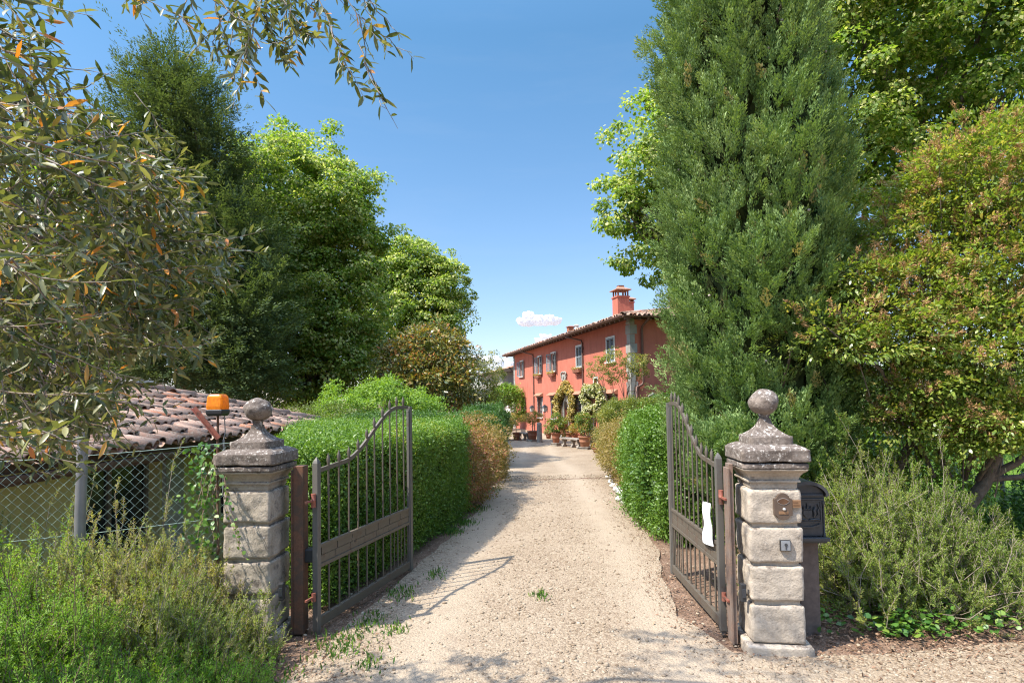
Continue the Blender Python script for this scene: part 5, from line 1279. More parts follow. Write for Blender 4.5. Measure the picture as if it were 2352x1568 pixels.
shrub('nandina_shrub', 'rusty pink and yellow leaved shrub at the end of the box hedge', 'shrub', [(-.80, 9.3, .62, .48, .6, .62), (-1.0, 9.7, .8, .5, .5, .48), (-.72, 9.9, .5, .38, .5, .5), (-.9, 8.9, .45, .3, .4, .42)], 'nandina', 900, 30, .07, .042, .017, nd, seed=3, rag=.38, shell=.6)
shrub('nandina_shrub', 'bronze green leaved shrub halfway along the drive', 'shrub', [(-.62, 11.2, .6, .45, .7, .62), (-.80, 11.8, .75, .5, .6, .55), (-.5, 12.2, .5, .4, .6, .5)], 'nandina', 800, 30, .075, .045, .02, nd, seed=4, tmax=.7, rag=.38, shell=.6)
shrub('nandina_shrub', 'low yellowish rose shrub behind the white edging stones', 'shrub', [(2.30, 11.4, .55, .42, .9, .58), (2.45, 12.4, .6, .45, .8, .6), (2.25, 10.4, .5, .4, .7, .52), (2.7, 11.4, .7, .5, .9, .6)], 'nandina', 1100, 30, .075, .045, .02, nd, seed=5, tmax=.62, rag=.38, shell=.6)
shrub('nandina_shrub', 'yellowish shrub in front of the olive green hedge', 'shrub', [(2.85, 15.6, .45, .42, .9, .62), (2.6, 14.0, .55, .42, .8, .58), (3.2, 17.0, .35, .42, .9, .62)], 'nandina', 620, 26, .12, .05, .022, nd, seed=6, tmax=.6, rag=.38, shell=.6)
shrub('round_bush', 'dark green rounded bush beside the reddish shrub', 'bush', [(-.78, 12.9, .95, .52, .6, .45), (-.95, 13.4, .8, .5, .5, .6)], 'box_dark', 650, 30, .09, .034, .022, seed=7)
shrub('low_bush', 'dull dark bush between gatehouse roof and box hedge', 'bush', [(-4.2, 12.6, .9, .9, .6, .7), (-5.1, 13.2, .8, .9, .7, .75), (-3.5, 13.3, .8, .7, .5, .6)], 'olive_shrub', 900, 30, .14, .045, .022, seed=8, tmax=.45)
shrub('wisteria', 'bright green wisteria mound above the dark hedge band', 'shrub', [(-4.2, 14.8, 1.3, .9, .8, .7), (-3.3, 15.0, 1.5, .9, .8, .65), (-5.0, 15.0, .95, .8, .7, .6), (-2.6, 15.2, 1.2, .7, .7, .6), (-3.7, 14.9, 1.75, .5, .5, .4)], 'wisteria', 1900, 30, .12, .08, .03, seed=9, droop=.5, rag=.45, shell=.6)

# ================================================================== CYPRESS
def cypress():
    b = Vector((2.65, 6.12, 0)); t = empty('cypress_tree', b, 0, 'tall dense cypress towering over the right gate leaf', 'tree')
    q = MB(); q.tube([(0, 0, -.05), (.05, 0, 1.5), (0, .05, 4), (.02, 0, 8), (0, 0, 11)], [.26, .2, .16, .09, .02], 12)
    g = random.Random(5)
    for i in range(60):
        z = g.uniform(.6, 9.5); a = g.uniform(0, 6.28); r = .8 * min(1, (11.5 - z) / 6); q.tube([(0, 0, z - .3), (r * .5 * math.cos(a), r * .5 * math.sin(a), z), (r * math.cos(a), r * math.sin(a), z + .6)], [.035, .025, .008], 5, cap=False)
    q.build('trunk', M['bark'], t, fix=False)
    zs = np.array([.55, .9, 1.4, 2.2, 3.3, 4.5, 6.0, 8.0, 10., 11.6]); rs = np.array([.46, .70, .80, .86, .88, .81, .70, .56, .34, .05])
    def radius(th, z):
        p = np.stack([np.cos(th) * 1.3, np.sin(th) * 1.3, z * .42], 1); lob = wav(p, 1.9, 31, 2)
        return np.interp(z, zs, rs) * (1 + .10 * lob)
    # big upswept flames of foliage, each built from many feathered plumes
    nf = 700; cdf = np.cumsum(np.gradient(zs) * rs); zf = np.clip(np.interp((np.arange(nf) + RNG.random(nf)) / nf, np.concatenate([[0], cdf / cdf[-1]]), np.concatenate([[.45], zs])) - .35, .15, 10.6); tf_ = (np.arange(nf) * 2.39996 + RNG.normal(0, .18, nf)) % 6.2832
    of = np.stack([np.cos(tf_), np.sin(tf_), 0 * tf_], 1); rf = np.maximum(radius(tf_, zf + .3) - RNG.uniform(.06, .32, nf), .02); C0 = of * rf[:, None] + np.array([0, 0, 1.]) * zf[:, None]
    af = nrm(of * RNG.uniform(.05, .42, nf)[:, None] + np.array([0, 0, 1.]) + RNG.normal(0, .10, (nf, 3))); Lf = RNG.uniform(.38, .72, nf); Rf = RNG.uniform(.11, .20, nf)
    # a low bough that hangs out over the top of the gate
    ke = 46; C1 = np.stack([RNG.uniform(1.74, 2.2, ke), RNG.uniform(4.95, 5.35, ke), RNG.uniform(.85, 1.25, ke)], 1) - np.array(b); C0 = np.concatenate([C0, C1]); af = np.concatenate([af, nrm(np.array([-.25, -.15, .8]) + RNG.normal(0, .3, (ke, 3)))]); Lf = np.concatenate([Lf, RNG.uniform(.10, .24, ke)]); Rf = np.concatenate([Rf, RNG.uniform(.05, .09, ke)]); of = np.concatenate([of, nrm(np.array([-.7, -.7, .1]) + RNG.normal(0, .3, (ke, 3)))]); nf += ke
    for _ in range(7):
        e = C1[g.randrange(ke)]; q2 = MB(); q2.tube([(e[0] * .4, e[1] * .35, .7), (e[0] * .7, e[1] * .75, e[2] * .8), tuple(e)], [.025, .016, .005], 6, cap=False); q2.build('bough', M['bark'], t, fix=False)
    pf = 15; n = nf * pf; j = np.repeat(np.arange(nf), pf); u = RNG.random(n) ** .8; rd = rdir(n); rd = nrm(rd - af[j] * (rd * af[j]).sum(1, keepdims=True) + of[j] * .55)
    w_ = Rf[j] * np.sin(np.clip(.12 + u * .86, 0, 1) * math.pi) ** .7; P = C0[j] + af[j] * (Lf[j] * u)[:, None] + rd * (w_ * RNG.uniform(.75, 1.05, n))[:, None]
    ax = nrm(af[j] * .9 + rd * RNG.uniform(.25, .75, n)[:, None] + RNG.normal(0, .2, (n, 3))); out = nrm(of[j] * .5 + rd)
    th, z = np.arctan2(P[:, 1], P[:, 0]), P[:, 2]; fl = RNG.random(nf)[j]; uf = u
    ct = .35 * (.5 + .5 * wav(P, 2.2, 40)) + .65 * fl; lv = Leaves()
    per = 72; N = n * per; j = np.repeat(np.arange(n), per); u = np.tile((np.arange(per) + .5) / per, n) * RNG.uniform(.9, 1.1, N); L = np.repeat(RNG.uniform(.12, .27, n), per)
    A = ax[j]; rd = rdir(N); rd = nrm(rd - A * (rd * A).sum(1, keepdims=True)); w_ = .040 * np.sin(np.clip(u, 0, 1) * math.pi * .93 + .15) + .004
    Q = P[j] + A * (u * L)[:, None] + rd * (w_ * RNG.random(N) ** .6)[:, None]; Q[:, 0] -= .035 * np.maximum(Q[:, 2] - 2.5, 0)
    a2 = A * 1.1 + rd * RNG.uniform(.2, .7, N)[:, None] + RNG.normal(0, .14, (N, 3))
    pc = RNG.random(n); tt = np.clip(.02 + .30 * ct[j] + .26 * pc[j] + .34 * u * RNG.random(N) + .16 * RNG.random(N) + .14 * (uf[j] - .5), 0, .96); brown = RNG.random(n)[j] > .985; tt = np.where(brown, .985, tt)
    lv.add(T_LEAF, Q, a2, rd * .5 + out[j] * .9 + rdir(N) * .25, .034 * RNG.uniform(.6, 1.3, N), .0125 * RNG.uniform(.7, 1.3, N), tt)
    cr = lv.build('crown', M['cypress'], t)
    # added inner sprays, coloured dark as gap shade, keep light from passing straight through
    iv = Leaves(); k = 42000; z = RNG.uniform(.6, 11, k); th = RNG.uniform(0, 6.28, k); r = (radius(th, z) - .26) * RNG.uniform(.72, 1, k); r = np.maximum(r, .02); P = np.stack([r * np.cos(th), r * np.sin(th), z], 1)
    iv.add(T_LEAF, P, np.array([0, 0, 1.]) + RNG.normal(0, .4, (k, 3)), np.stack([np.cos(th), np.sin(th), 0 * th], 1) + rdir(k) * .4, .22, .11, RNG.random(k)); iv.build('shade_filler_sprays', leaf_mat('shade_filler_sprays', [(0, (.03, .045, .018)), (1, (.075, .09, .035))], .03, .9, .05), t)
    cn = Leaves(); k = 90; z = RNG.uniform(2, 8, k); th = RNG.uniform(0, 6.28, k); r = radius(th, z) + .01; P = np.stack([r * np.cos(th), r * np.sin(th), z], 1)
    cn.add(T_STONE, P, rdir(k), rdir(k), .03, .028, RNG.random(k), thick=.028); cn.build('cones', plain('cypress_cones', (.42, .36, .30), .8, scale=40, bmp=0), t, smooth=True)
cypress()

# ================================================================== TREES
ln_ = 'tall linden trees'
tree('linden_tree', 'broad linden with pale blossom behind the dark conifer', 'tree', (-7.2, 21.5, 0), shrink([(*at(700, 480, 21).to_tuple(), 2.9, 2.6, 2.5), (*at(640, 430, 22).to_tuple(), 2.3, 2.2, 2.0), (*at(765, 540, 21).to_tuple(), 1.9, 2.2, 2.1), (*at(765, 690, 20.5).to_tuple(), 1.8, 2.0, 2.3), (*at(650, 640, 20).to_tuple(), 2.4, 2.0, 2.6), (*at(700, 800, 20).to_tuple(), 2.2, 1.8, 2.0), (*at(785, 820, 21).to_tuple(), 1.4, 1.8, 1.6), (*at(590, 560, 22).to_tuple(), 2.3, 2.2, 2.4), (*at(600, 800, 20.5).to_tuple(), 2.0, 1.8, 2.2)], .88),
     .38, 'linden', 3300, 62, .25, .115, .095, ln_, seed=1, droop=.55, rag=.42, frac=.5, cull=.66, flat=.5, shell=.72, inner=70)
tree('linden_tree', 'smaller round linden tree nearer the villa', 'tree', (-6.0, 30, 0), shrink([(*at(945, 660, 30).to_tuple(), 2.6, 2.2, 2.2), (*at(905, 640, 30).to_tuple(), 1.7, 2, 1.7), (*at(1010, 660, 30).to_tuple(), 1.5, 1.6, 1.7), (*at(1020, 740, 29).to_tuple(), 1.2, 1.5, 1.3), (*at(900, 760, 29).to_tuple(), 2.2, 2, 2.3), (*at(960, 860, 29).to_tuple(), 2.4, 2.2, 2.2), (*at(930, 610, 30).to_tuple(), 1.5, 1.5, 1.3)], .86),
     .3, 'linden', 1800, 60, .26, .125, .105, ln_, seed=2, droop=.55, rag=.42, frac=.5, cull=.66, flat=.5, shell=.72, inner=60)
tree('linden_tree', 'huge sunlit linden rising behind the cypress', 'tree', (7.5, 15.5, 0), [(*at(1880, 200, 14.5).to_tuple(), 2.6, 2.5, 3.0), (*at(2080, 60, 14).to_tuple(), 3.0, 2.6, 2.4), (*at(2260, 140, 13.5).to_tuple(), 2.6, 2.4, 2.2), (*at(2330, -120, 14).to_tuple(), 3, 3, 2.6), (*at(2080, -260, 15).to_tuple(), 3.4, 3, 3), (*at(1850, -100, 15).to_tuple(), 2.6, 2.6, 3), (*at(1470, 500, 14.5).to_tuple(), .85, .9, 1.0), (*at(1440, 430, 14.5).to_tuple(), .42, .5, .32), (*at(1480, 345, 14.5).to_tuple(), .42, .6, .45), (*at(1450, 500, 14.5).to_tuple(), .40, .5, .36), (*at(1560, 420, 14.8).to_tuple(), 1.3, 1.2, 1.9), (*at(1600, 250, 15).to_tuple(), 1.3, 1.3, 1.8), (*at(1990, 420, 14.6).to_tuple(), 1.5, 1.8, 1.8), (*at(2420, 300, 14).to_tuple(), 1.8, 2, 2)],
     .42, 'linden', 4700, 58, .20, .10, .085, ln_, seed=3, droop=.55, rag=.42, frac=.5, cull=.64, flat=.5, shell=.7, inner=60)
tree('conifer_tree', 'tall dark blue green conifer behind the gatehouse roof', 'tree', (-10.0, 17.5, 0), shrink([(*at(395, 190, 17).to_tuple(), .75, .8, 1.1), (*at(330, 215, 17).to_tuple(), .6, .7, .8), (*at(430, 245, 17).to_tuple(), 1.15, 1.1, 1.0), (*at(355, 330, 17).to_tuple(), 1.6, 1.4, 1.3), (*at(470, 360, 17).to_tuple(), 1.1, 1.2, 1.1), (*at(300, 440, 17).to_tuple(), 1.8, 1.5, 1.6), (*at(440, 480, 17).to_tuple(), 1.7, 1.5, 1.5), (*at(540, 560, 16.5).to_tuple(), 1.2, 1.2, 1.3), (*at(400, 620, 16.5).to_tuple(), 2.0, 1.6, 1.7), (*at(560, 720, 16).to_tuple(), 1.35, 1.2, 1.6), (*at(430, 780, 16).to_tuple(), 2.0, 1.5, 1.7), (*at(560, 850, 16).to_tuple(), 1.2, 1.2, 1.2), (*at(280, 640, 17).to_tuple(), 1.8, 1.6, 2.0)], 1.0),
     .3, 'conifer', 4200, 56, .17, .13, .036, seed=4, up=.3, rag=.42, frac=.8, droop=-.35, tpl=T_LEAF, cull=.68, flat=.8, shell=.66, out=1.2, inner=110, spray=(8200, 46, .60, .16, .10, .028))
tree('backing_tree', 'shadowy tree beyond the gatehouse, half hidden by the olive', 'tree', (-15, 20, 0), [(*at(120, 560, 19).to_tuple(), 2.6, 2, 2.2), (*at(230, 640, 19).to_tuple(), 2.2, 2, 2.4), (*at(20, 690, 19).to_tuple(), 2.8, 2, 2.6), (*at(180, 800, 18).to_tuple(), 2.8, 2, 2.0), (*at(-120, 640, 19).to_tuple(), 2.8, 2, 2.8)],
     .3, 'linden', 1500, 40, .3, .14, .12, seed=5, rag=.25, tmax=.6, inner=80)
tree('magnolia_tree', 'bronze leaved magnolia behind the wisteria mound', 'tree', (-4.0, 20, 0), [(*at(990, 800, 19.5).to_tuple(), .95, .9, .75), (*at(930, 840, 19.5).to_tuple(), .85, .9, .8), (*at(1040, 830, 19.5).to_tuple(), .75, .8, .75), (*at(980, 880, 19).to_tuple(), 1.1, .9, .8), (*at(1040, 890, 19).to_tuple(), .85, .8, .7), (*at(915, 900, 19).to_tuple(), .7, .8, .6)],
     .14, 'magnolia', 720, 26, .16, .14, .06, seed=6, rag=.3, out=1.0, inner=60)
tree('fruit_tree', 'small feathery green tree left of the villa corner', 'tree', (-1.35, 21.5, 0), [(*at(1085, 880, 21).to_tuple(), .95, .9, .85), (*at(1122, 855, 21).to_tuple(), .45, .5, .6), (*at(1060, 850, 21).to_tuple(), .5, .6, .5), (*at(1110, 915, 21).to_tuple(), .7, .7, .55), (*at(1050, 920, 20.5).to_tuple(), .7, .7, .55)],
     .09, 'olive_shrub', 620, 34, .12, .075, .026, seed=7, rag=.4, inner=50)
tree('forked_tree', 'small open crowned tree with bare forked stems against the pink facade', 'tree', (at(1449, 930, 24).x, 24, 0), [(*at(1380, 842, 24).to_tuple(), .50, .5, .42), (*at(1415, 825, 24).to_tuple(), .55, .6, .40), (*at(1462, 828, 24).to_tuple(), .50, .6, .36), (*at(1440, 852, 24).to_tuple(), .42, .5, .34), (*at(1366, 860, 24).to_tuple(), .30, .4, .26), (*at(1476, 852, 24).to_tuple(), .26, .4, .24), (*at(1405, 868, 24).to_tuple(), .34, .4, .24)],
     .07, 'olive_shrub', 230, 24, .075, .08, .034, seed=8, rag=.35, frac=.5, bark='twig_brown', shell=.3)

# privet-like tree with brown flower spikes at the right
def privet():
    b = Vector((4.25, 5.55, 0)); t = empty('privet_tree', b, 0, 'spreading small leaved tree with rusty flower spikes beside the cypress', 'tree')
    lob = [(*at(2230, 430, 5.6).to_tuple(), .75, .7, .55), (*at(2330, 400, 5.4).to_tuple(), .8, .7, .6), (*at(2130, 520, 5.7).to_tuple(), .55, .6, .5), (*at(2250, 600, 5.5).to_tuple(), .8, .8, .6), (*at(2090, 660, 5.5).to_tuple(), .55, .6, .48), (*at(2360, 640, 5.2).to_tuple(), .7, .7, .6), (*at(2180, 760, 5.4).to_tuple(), .75, .7, .5), (*at(2020, 780, 5.3).to_tuple(), .42, .5, .34), (*at(1960, 650, 5.4).to_tuple(), .24, .35, .2), (*at(1920, 770, 5.2).to_tuple(), .34, .4, .18), (*at(2300, 820, 5.0).to_tuple(), .7, .6, .45), (*at(2130, 890, 5.3).to_tuple(), .6, .5, .36), (*at(2260, 940, 5.0).to_tuple(), .5, .5, .28), (*at(2040, 900, 5.6).to_tuple(), .4, .4, .3), (*at(2400, 500, 5.4).to_tuple(), .8, .8, .9), (*at(2340, 960, 4.8).to_tuple(), .3, .3, .2), (*at(2180, 985, 5.2).to_tuple(), .4, .4, .18), (*at(2090, 960, 5.3).to_tuple(), .4, .4, .22), (*at(2270, 1020, 4.9).to_tuple(), .3, .3, .14), (*at(2345, 1010, 4.7).to_tuple(), .22, .25, .12)]
    L = [(l[0] - b.x, l[1] - b.y, l[2] - b.z, *l[3:]) for l in lob]; lv = Leaves(); L = [(*l[:5], l[5] * .8) for l in L]; P, d = crown(lv, L, 4200, 30, .10, .046, .019, T_OVAL, seed=21, rag=.5, shell=.5, cull=.5, hue=.35, flat=.34, up=1.0, droop=.0, out=1.4)
    lv.build('crown', M['privet'], t)
    pn = Leaves(); k = RNG.random(len(P)) < .45; k &= (d[:, 2] > -.4); C = P[k]; D = nrm(d[k] + np.array([0, 0, .35]) + RNG.normal(0, .3, (k.sum(), 3))); n = len(C); per = 60
    j = np.repeat(np.arange(n), per); u = RNG.random(n * per); w_ = .028 * (1 - u) + .006; Q = C[j] + D[j] * (.03 + .17 * u)[:, None] + rdir(n * per) * w_[:, None]
    pn.add(T_LEAF, Q, rdir(n * per) + D[j] * .6, rdir(n * per),   .028, .008, RNG.random(n * per)); rods(pn, C, C + D * .15, .0018, tint=np.full(n, .1)); pn.build('flower_spikes', M['panicle'], t)
    q = MB(); s0 = gnd(2140, 1330); z = lambda p, Y: at(*p, Y) - b
    root = Vector((3.75, 5.25, 0)) - b
    q.tube([root, z((2215, 1170), 5.2), z((2260, 1110), 5.2), z((2290, 1040), 5.2), z((2310, 960), 5.25), z((2330, 800), 5.3), z((2300, 600), 5.4)], [.075, .062, .056, .045, .036, .028, .012], 9)
    q.tube([z((2268, 1095), 5.2), z((2330, 1065), 5.2), z((2420, 1000), 5.1), z((2480, 800), 5.1)], [.04, .034, .028, .012], 8); q.tube([z((2265, 1100), 5.2), z((2340, 1095), 5.3), z((2440, 1060), 5.4)], [.03, .025, .012], 7)
    q.tube([root, Vector((3.55, 5.6, .6)) - b, z((2150, 900), 5.6), z((2110, 700), 5.6), z((2160, 500), 5.6)], [.06, .05, .036, .025, .01], 8)
    g = random.Random(4)
    for l in L:
        e = Vector(l[:3]); s = Vector((e.x * .45, e.y * .4, max(.9, e.z - g.uniform(.6, 1.1)))); q.tube([s, (s + e) / 2 + Vector((g.uniform(-.1, .1), g.uniform(-.1, .1), .05)), e, e + Vector((g.uniform(-.3, .3), g.uniform(-.3, .3), .3))], [.022, .016, .01, .003], 6, cap=False)
    for i in range(90):
        c = C[RNG.integers(n)]; q.tube([Vector(c) * .8 + Vector((0, 0, -.2)), Vector(c)], [.006, .003], 4, cap=False)
    q.build('trunk', M['bark'], t, fix=False)
privet()
bk = 'dark bushes behind the lawn'
for i, (x, y, r, h) in enumerate(((8.2, 25.5, 1.8, 2.6), (11.2, 26, 2.2, 3.3), (14.6, 26.5, 2.3, 3.1), (18.5, 26.5, 2.6, 3.6), (22.5, 25.5, 2.6, 3.2), (27, 24, 3, 3.6))):
    shrub('dark_bush', ['dark bush at the villa end of the lawn', 'tall dark bush second from the villa along the lawn edge', 'dark bush third from the villa along the lawn edge', 'broad dark bush behind the middle of the lawn', 'dark bush fifth from the villa along the lawn edge', 'dark bush farthest from the villa along the lawn edge'][i], 'bush', [(x, y, h * .5 - .7, r, r * .8, h * .55), (x + r * .5, y + .3, h * .6 - .7, r * .7, r * .7, h * .5), (x - r * .5, y - .2, h * .45 - .7, r * .7, r * .6, h * .5)], 'box_dark', 900, 24, .28, .12, .08, bk, seed=30 + i)
shrub('laurel_bush', 'mid green laurel bush under the spreading tree by the wire fence', 'bush', [(3.75, 6.05, .62, .62, .45, .62), (4.35, 6.0, .5, .5, .4, .5), (3.3, 6.2, .75, .5, .4, .65)], 'privet', 620, 26, .10, .055, .026, seed=41, rag=.4, tmax=.75)
shrub('laurel_bush', 'low dark bush at the far end of the wire fence', 'bush', [(5.35, 5.75, .35, .5, .4, .36), (6.1, 5.7, .3, .5, .4, .32)], 'box_dark', 380, 26, .09, .05, .026, seed=42, rag=.4)
shrub('laurel_bush', 'dark laurel bush in the shade behind the right rosemary', 'bush', [(3.3, 7.4, .7, .9, .6, .75), (4.3, 8.0, .6, .8, .6, .7), (2.4, 7.2, .6, .6, .5, .6)], 'box_dark', 1000, 26, .14, .07, .032, seed=40)

# ================================================================== RIGHT SIDE: wire fence, grass, ivy
def wirefence():
    A, B = Vector((3.2, 6.5, 0)), Vector((9.5, 6.0, 0)); d = B - A; L = d.length; d.normalize(); t = empty('wire_fence', A, 0, 'dark square wire fence in front of the sunlit lawn', 'fence'); lv = Leaves(); P0, P1 = [], []
    for k in range(int(L / .08)): s = d * (k * .08); P0.append(s + Vector((0, 0, .02))); P1.append(s + Vector((random.gauss(0, .008), 0, 1.28)))
    for z in np.arange(.05, 1.3, .10):
        for k in range(int(L / .5)): P0.append(d * (k * .5) + Vector((0, 0, z + .01 * math.sin(k + z * 9)))); P1.append(d * (k * .5 + .5) + Vector((0, 0, z + .01 * math.sin(k + 1 + z * 9))))
    rods(lv, np.array(P0), np.array(P1), .0022); lv.build('wire_mesh', M['darkwire'], t)
    for k in range(4):
        q = MB(); p = d * (.2 + 2.0 * k); q.tube([p, p + Vector((0, 0, 1.4))], .022, 8); q.build('post', M['wood_grey'], t)
wirefence()
def blades(name, label, N, fn, h, wd, m, cat='grass'):
    P = fn(N); N = len(P); lv = Leaves(); lv.add(T_LEAF, P, np.array([0, 0, 1.]) + RNG.normal(0, .35, (N, 3)), rdir(N), h * RNG.uniform(.4, 1.2, N), wd, RNG.random(N)); o = lv.build(name, M[m]); tag(o, label, cat, kind='stuff')
def uni(x0, x1, y0, y1, z, poly=None):
    def f(N):
        P = np.stack([RNG.uniform(x0, x1, N), RNG.uniform(y0, y1, N), np.full(N, z)], 1); return P[in_poly(P, poly)] if poly else P
    return f
blades('lawn_grass', 'short bright grass on the lawn', 60000, uni(4.2, 14, 6.3, 20, .10, LAWN), .07, .012, 'grass')
blades('long_grass', 'long grass at the foot of the wire fence', 5200, uni(3.6, 7.5, 5.2, 6.5, .05), .42, .012, 'grass')
def weeds(N):
    out = []
    for x, y, s, k in ((-1.22, 4.05, .10, 260), (-1.12, 4.45, .07, 120), (-.95, 3.75, .05, 60), (-1.0, 5.1, .07, 120), (-.80, 7.4, .07, 260), (-.68, 7.9, .08, 260), (-.60, 8.9, .10, 260), (.22, 4.97, .035, 70), (-1.45, 3.55, .08, 90), (2.02, 9.8, .10, 150), (-.88, 4.3, .05, 60), (-.78, 5.6, .06, 70), (2.0, 5.0, .1, 80), (-.45, 10.8, .1, 160)):
        out.append(np.stack([RNG.normal(x, s, k), RNG.normal(y, s * 1.6, k), np.full(k, .0)], 1))
    return np.concatenate(out)
blades('weeds', 'small green weeds growing at the edges of the gravel', 0, weeds, .055, .012, 'ivy', 'weeds')
def ivy():
    lv = Leaves()
    for x, y, sx, sy, z, k in ((2.75, 4.12, .18, .07, .05, 190), (3.35, 4.35, .35, .12, .06, 260), (4.2, 4.6, .5, .18, .07, 420), (4.6, 5.0, .5, .25, .12, 700), (2.2, 4.3, .15, .1, .04, 90), (3.0, 4.05, .3, .06, .04, 120)):
        P = np.stack([RNG.normal(x, sx, k), RNG.normal(y, sy, k), np.abs(RNG.normal(z, .05, k)) + .02], 1); a = rdir(k); a[:, 2] *= .4; lv.add(T_OVAL, P, a, np.array([0, 0, 1.]) + RNG.normal(0, .45, (k, 3)), .05 * RNG.uniform(.6, 1.2, k), .042 * RNG.uniform(.7, 1.1, k), RNG.random(k))
    tag(lv.build('ground_ivy', M['ivy']), 'glossy green ivy creeping over the soil under the rosemary', 'ivy', kind='stuff')
ivy()
def fence_ivy():
    t = empty('ivy_vine', (-2.2, 4.2, 0), 0, 'thin ivy vine hanging over the fence end against the dark pillar', 'vine'); lv, st = Leaves(), Leaves(); b = np.array([-2.2, 4.2, 0]); g = random.Random(3)
    for (x0, y0), n in (((512, 1035), 16), ((500, 1050), 18), ((486, 1075), 14), ((470, 1060), 12), ((505, 1060), 16), ((495, 1040), 10)):
        p = np.array(at(x0, y0, 4.12)) - b; v = np.array([g.uniform(-.01, .03), -.02, -.02]); pts = [p]
        for i in range(n): p = p + v + np.array([g.gauss(0, .008), g.gauss(0, .008), -.014]); pts.append(p)
        pts = np.array(pts); rods(st, pts[:-1], pts[1:], .0025); a = rdir(len(pts)); lv.add(T_OVAL, pts, a + np.array([0, 0, -.5]), np.array([0, -1., .6]) + RNG.normal(0, .4, (len(pts), 3)), .034 * RNG.uniform(.6, 1.3, len(pts)), .028, .4 + .6 * RNG.random(len(pts)))
    for x, ya, yb in ((503, 1045, 1400), (497, 1060, 1300)):
        p0, p1 = np.array(at(x, ya, 4.2)) - b, np.array(at(x, yb, 4.2)) - b; u = np.linspace(0, 1, 14)[:, None]; pts = p0 + (p1 - p0) * u + RNG.normal(0, .012, (14, 3)); rods(st, pts[:-1], pts[1:], .007)
    k = 260; P = np.array([[-2.22, 4.16, 0]]) - b + np.stack([RNG.normal(-.06, .07, k), RNG.normal(0, .04, k), RNG.uniform(.55, 1.42, k)], 1); lv.add(T_OVAL, P, rdir(k), np.array([0, -1., .6]) + RNG.normal(0, .5, (k, 3)), .035 * RNG.uniform(.6, 1.2, k), .028, RNG.random(k))
    lv.build('leaves', M['ivy'], t); st.build('stems', M['twig_brown'], t)
fence_ivy()

# white edging stones by the right hedge
for i, (px, py, s) in enumerate(((1398, 1099, .13), (1403, 1110, .14), (1410, 1120, .16), (1418, 1129, .18), (1425, 1137, .17), (1424, 1150, .15), (1433, 1148, .16), (1440, 1160, .17), (1450, 1158, .15), (1452, 1172, .15))):
    p = gnd(px, py); q = MB(); q.blob((0, 0, s * .26), (s * .52, s * .42, s * .34), 8, 0, i * 3.3, .35); o = q.build('edging_stone', M['white_stucco']); o.location = (p.x, p.y, 0); o.rotation_euler = (0, 0, i * 1.3)
    tag(o, 'whitish edging stone in the short row beside the box hedge and gravel', 'stone', 'white edging stones')
# drain line across the drive
a_, b_ = gnd(1215, 1103), gnd(1398, 1097); q = MB()
for k in range(30): q.bar(a_.lerp(b_, k / 30) + Vector((0, .03 * mnoise.noise((k * .7, 0, 0)), .006)), a_.lerp(b_, (k + 1) / 30) + Vector((0, .03 * mnoise.noise((k * .7 + .7, 0, 0)), .006)), .05, .012)
tag(q.build('drain_strip', M['rust']), 'thin dark drain strip crossing the gravel halfway to the villa', 'drain', kind='structure')

# ================================================================== IN FRONT OF THE VILLA
def r4(cx, cy_): return 1160 + .135 * cx, 831 + .135 * cy_
def pot_prof(r, h): return [(r * .62, 0), (r * .66, h * .03), (r * .80, h * .45), (r * .84, h * .47), (r * .84, h * .51), (r * .82, h * .53), (r * .93, h * .86), (r * 1.04, h * .87), (r * 1.06, h * .97), (r * 1.0, h), (r * .9, h), (r * .86, h * .9)]
def potted(px_base, py_base, r, h, plinth, label, leafm, lobes, nc, per, seed, ln=.085, wd=.036, trunk=.6, mt='terracotta', pl_label=None, rc=.06):
    p = gnd(px_base, py_base); z0 = p.z
    if plinth:
        s = empty('pot_plinth', p, R(15 * seed), pl_label, 'plinth', 'stone plinths under the pots'); q = MB(); q.bb(-r * .72, r * .72, -r * .72, r * .72, -.02, plinth * .7); q.bb(-r * .8, r * .8, -r * .8, r * .8, plinth * .7005, plinth); q.build('block', M['old_stone'], s, bevel=.015); z0 = p.z + plinth + .001
    t = empty('potted_plant', (p.x, p.y, z0), 0, label, 'potted plant', 'terracotta pots in front of the villa')
    q = MB(); q.lathe(pot_prof(r, h), 22); q.build('pot', M[mt], t)
    q = MB(); q.lathe([(r * .80, h * .84), (r * .86, h * .885)], 16); q.build('potting_soil', M['soil'], t)
    L = [(x, y, h + z, rx, rx, rz) for x, y, z, rx, rz in lobes]
    q = MB(); limbs(q, (0, 0, h * .85), L, .028, seed, 6, frac=.55); q.build('trunk', M['twig_brown'], t, fix=False)
    lv = Leaves(); crown(lv, L, nc, per, rc, ln, wd, seed=seed, rag=.3, shell=.45); lv.build('foliage', M[leafm], t); return t
potted(*r4(190, 1330), .22, .48, 0, 'terracotta pot with yellowing citrus at the far end of the row', 'citrus_dry', [(0, 0, .72, .34, .30), (.3, 0, .85, .28, .22), (-.2, 0, .9, .25, .2)], 70, 18, 1)
potted(*r4(470, 1352), .31, .50, .12, 'citrus tree with orange tinted leaves in a terracotta pot by the stone post', 'citrus_dry', [(0, 0, .86, .36, .28), (-.30, .1, .72, .26, .22), (.28, 0, .80, .26, .24), (.05, 0, .62, .3, .2)], 130, 18, 2, pl_label='stone plinth under the pot with the orange tinted citrus')
potted(*r4(870, 1428), .25, .54, .16, 'lush dark green citrus in a terracotta pot between bench and post', 'citrus', [(0, 0, .32, .34, .30), (-.26, .1, .42, .26, .22), (.22, 0, .52, .26, .24), (.05, 0, .74, .24, .22), (.30, .1, .0, .18, .25)], 190, 20, 3, pl_label='stone plinth under the lush dark green citrus pot')
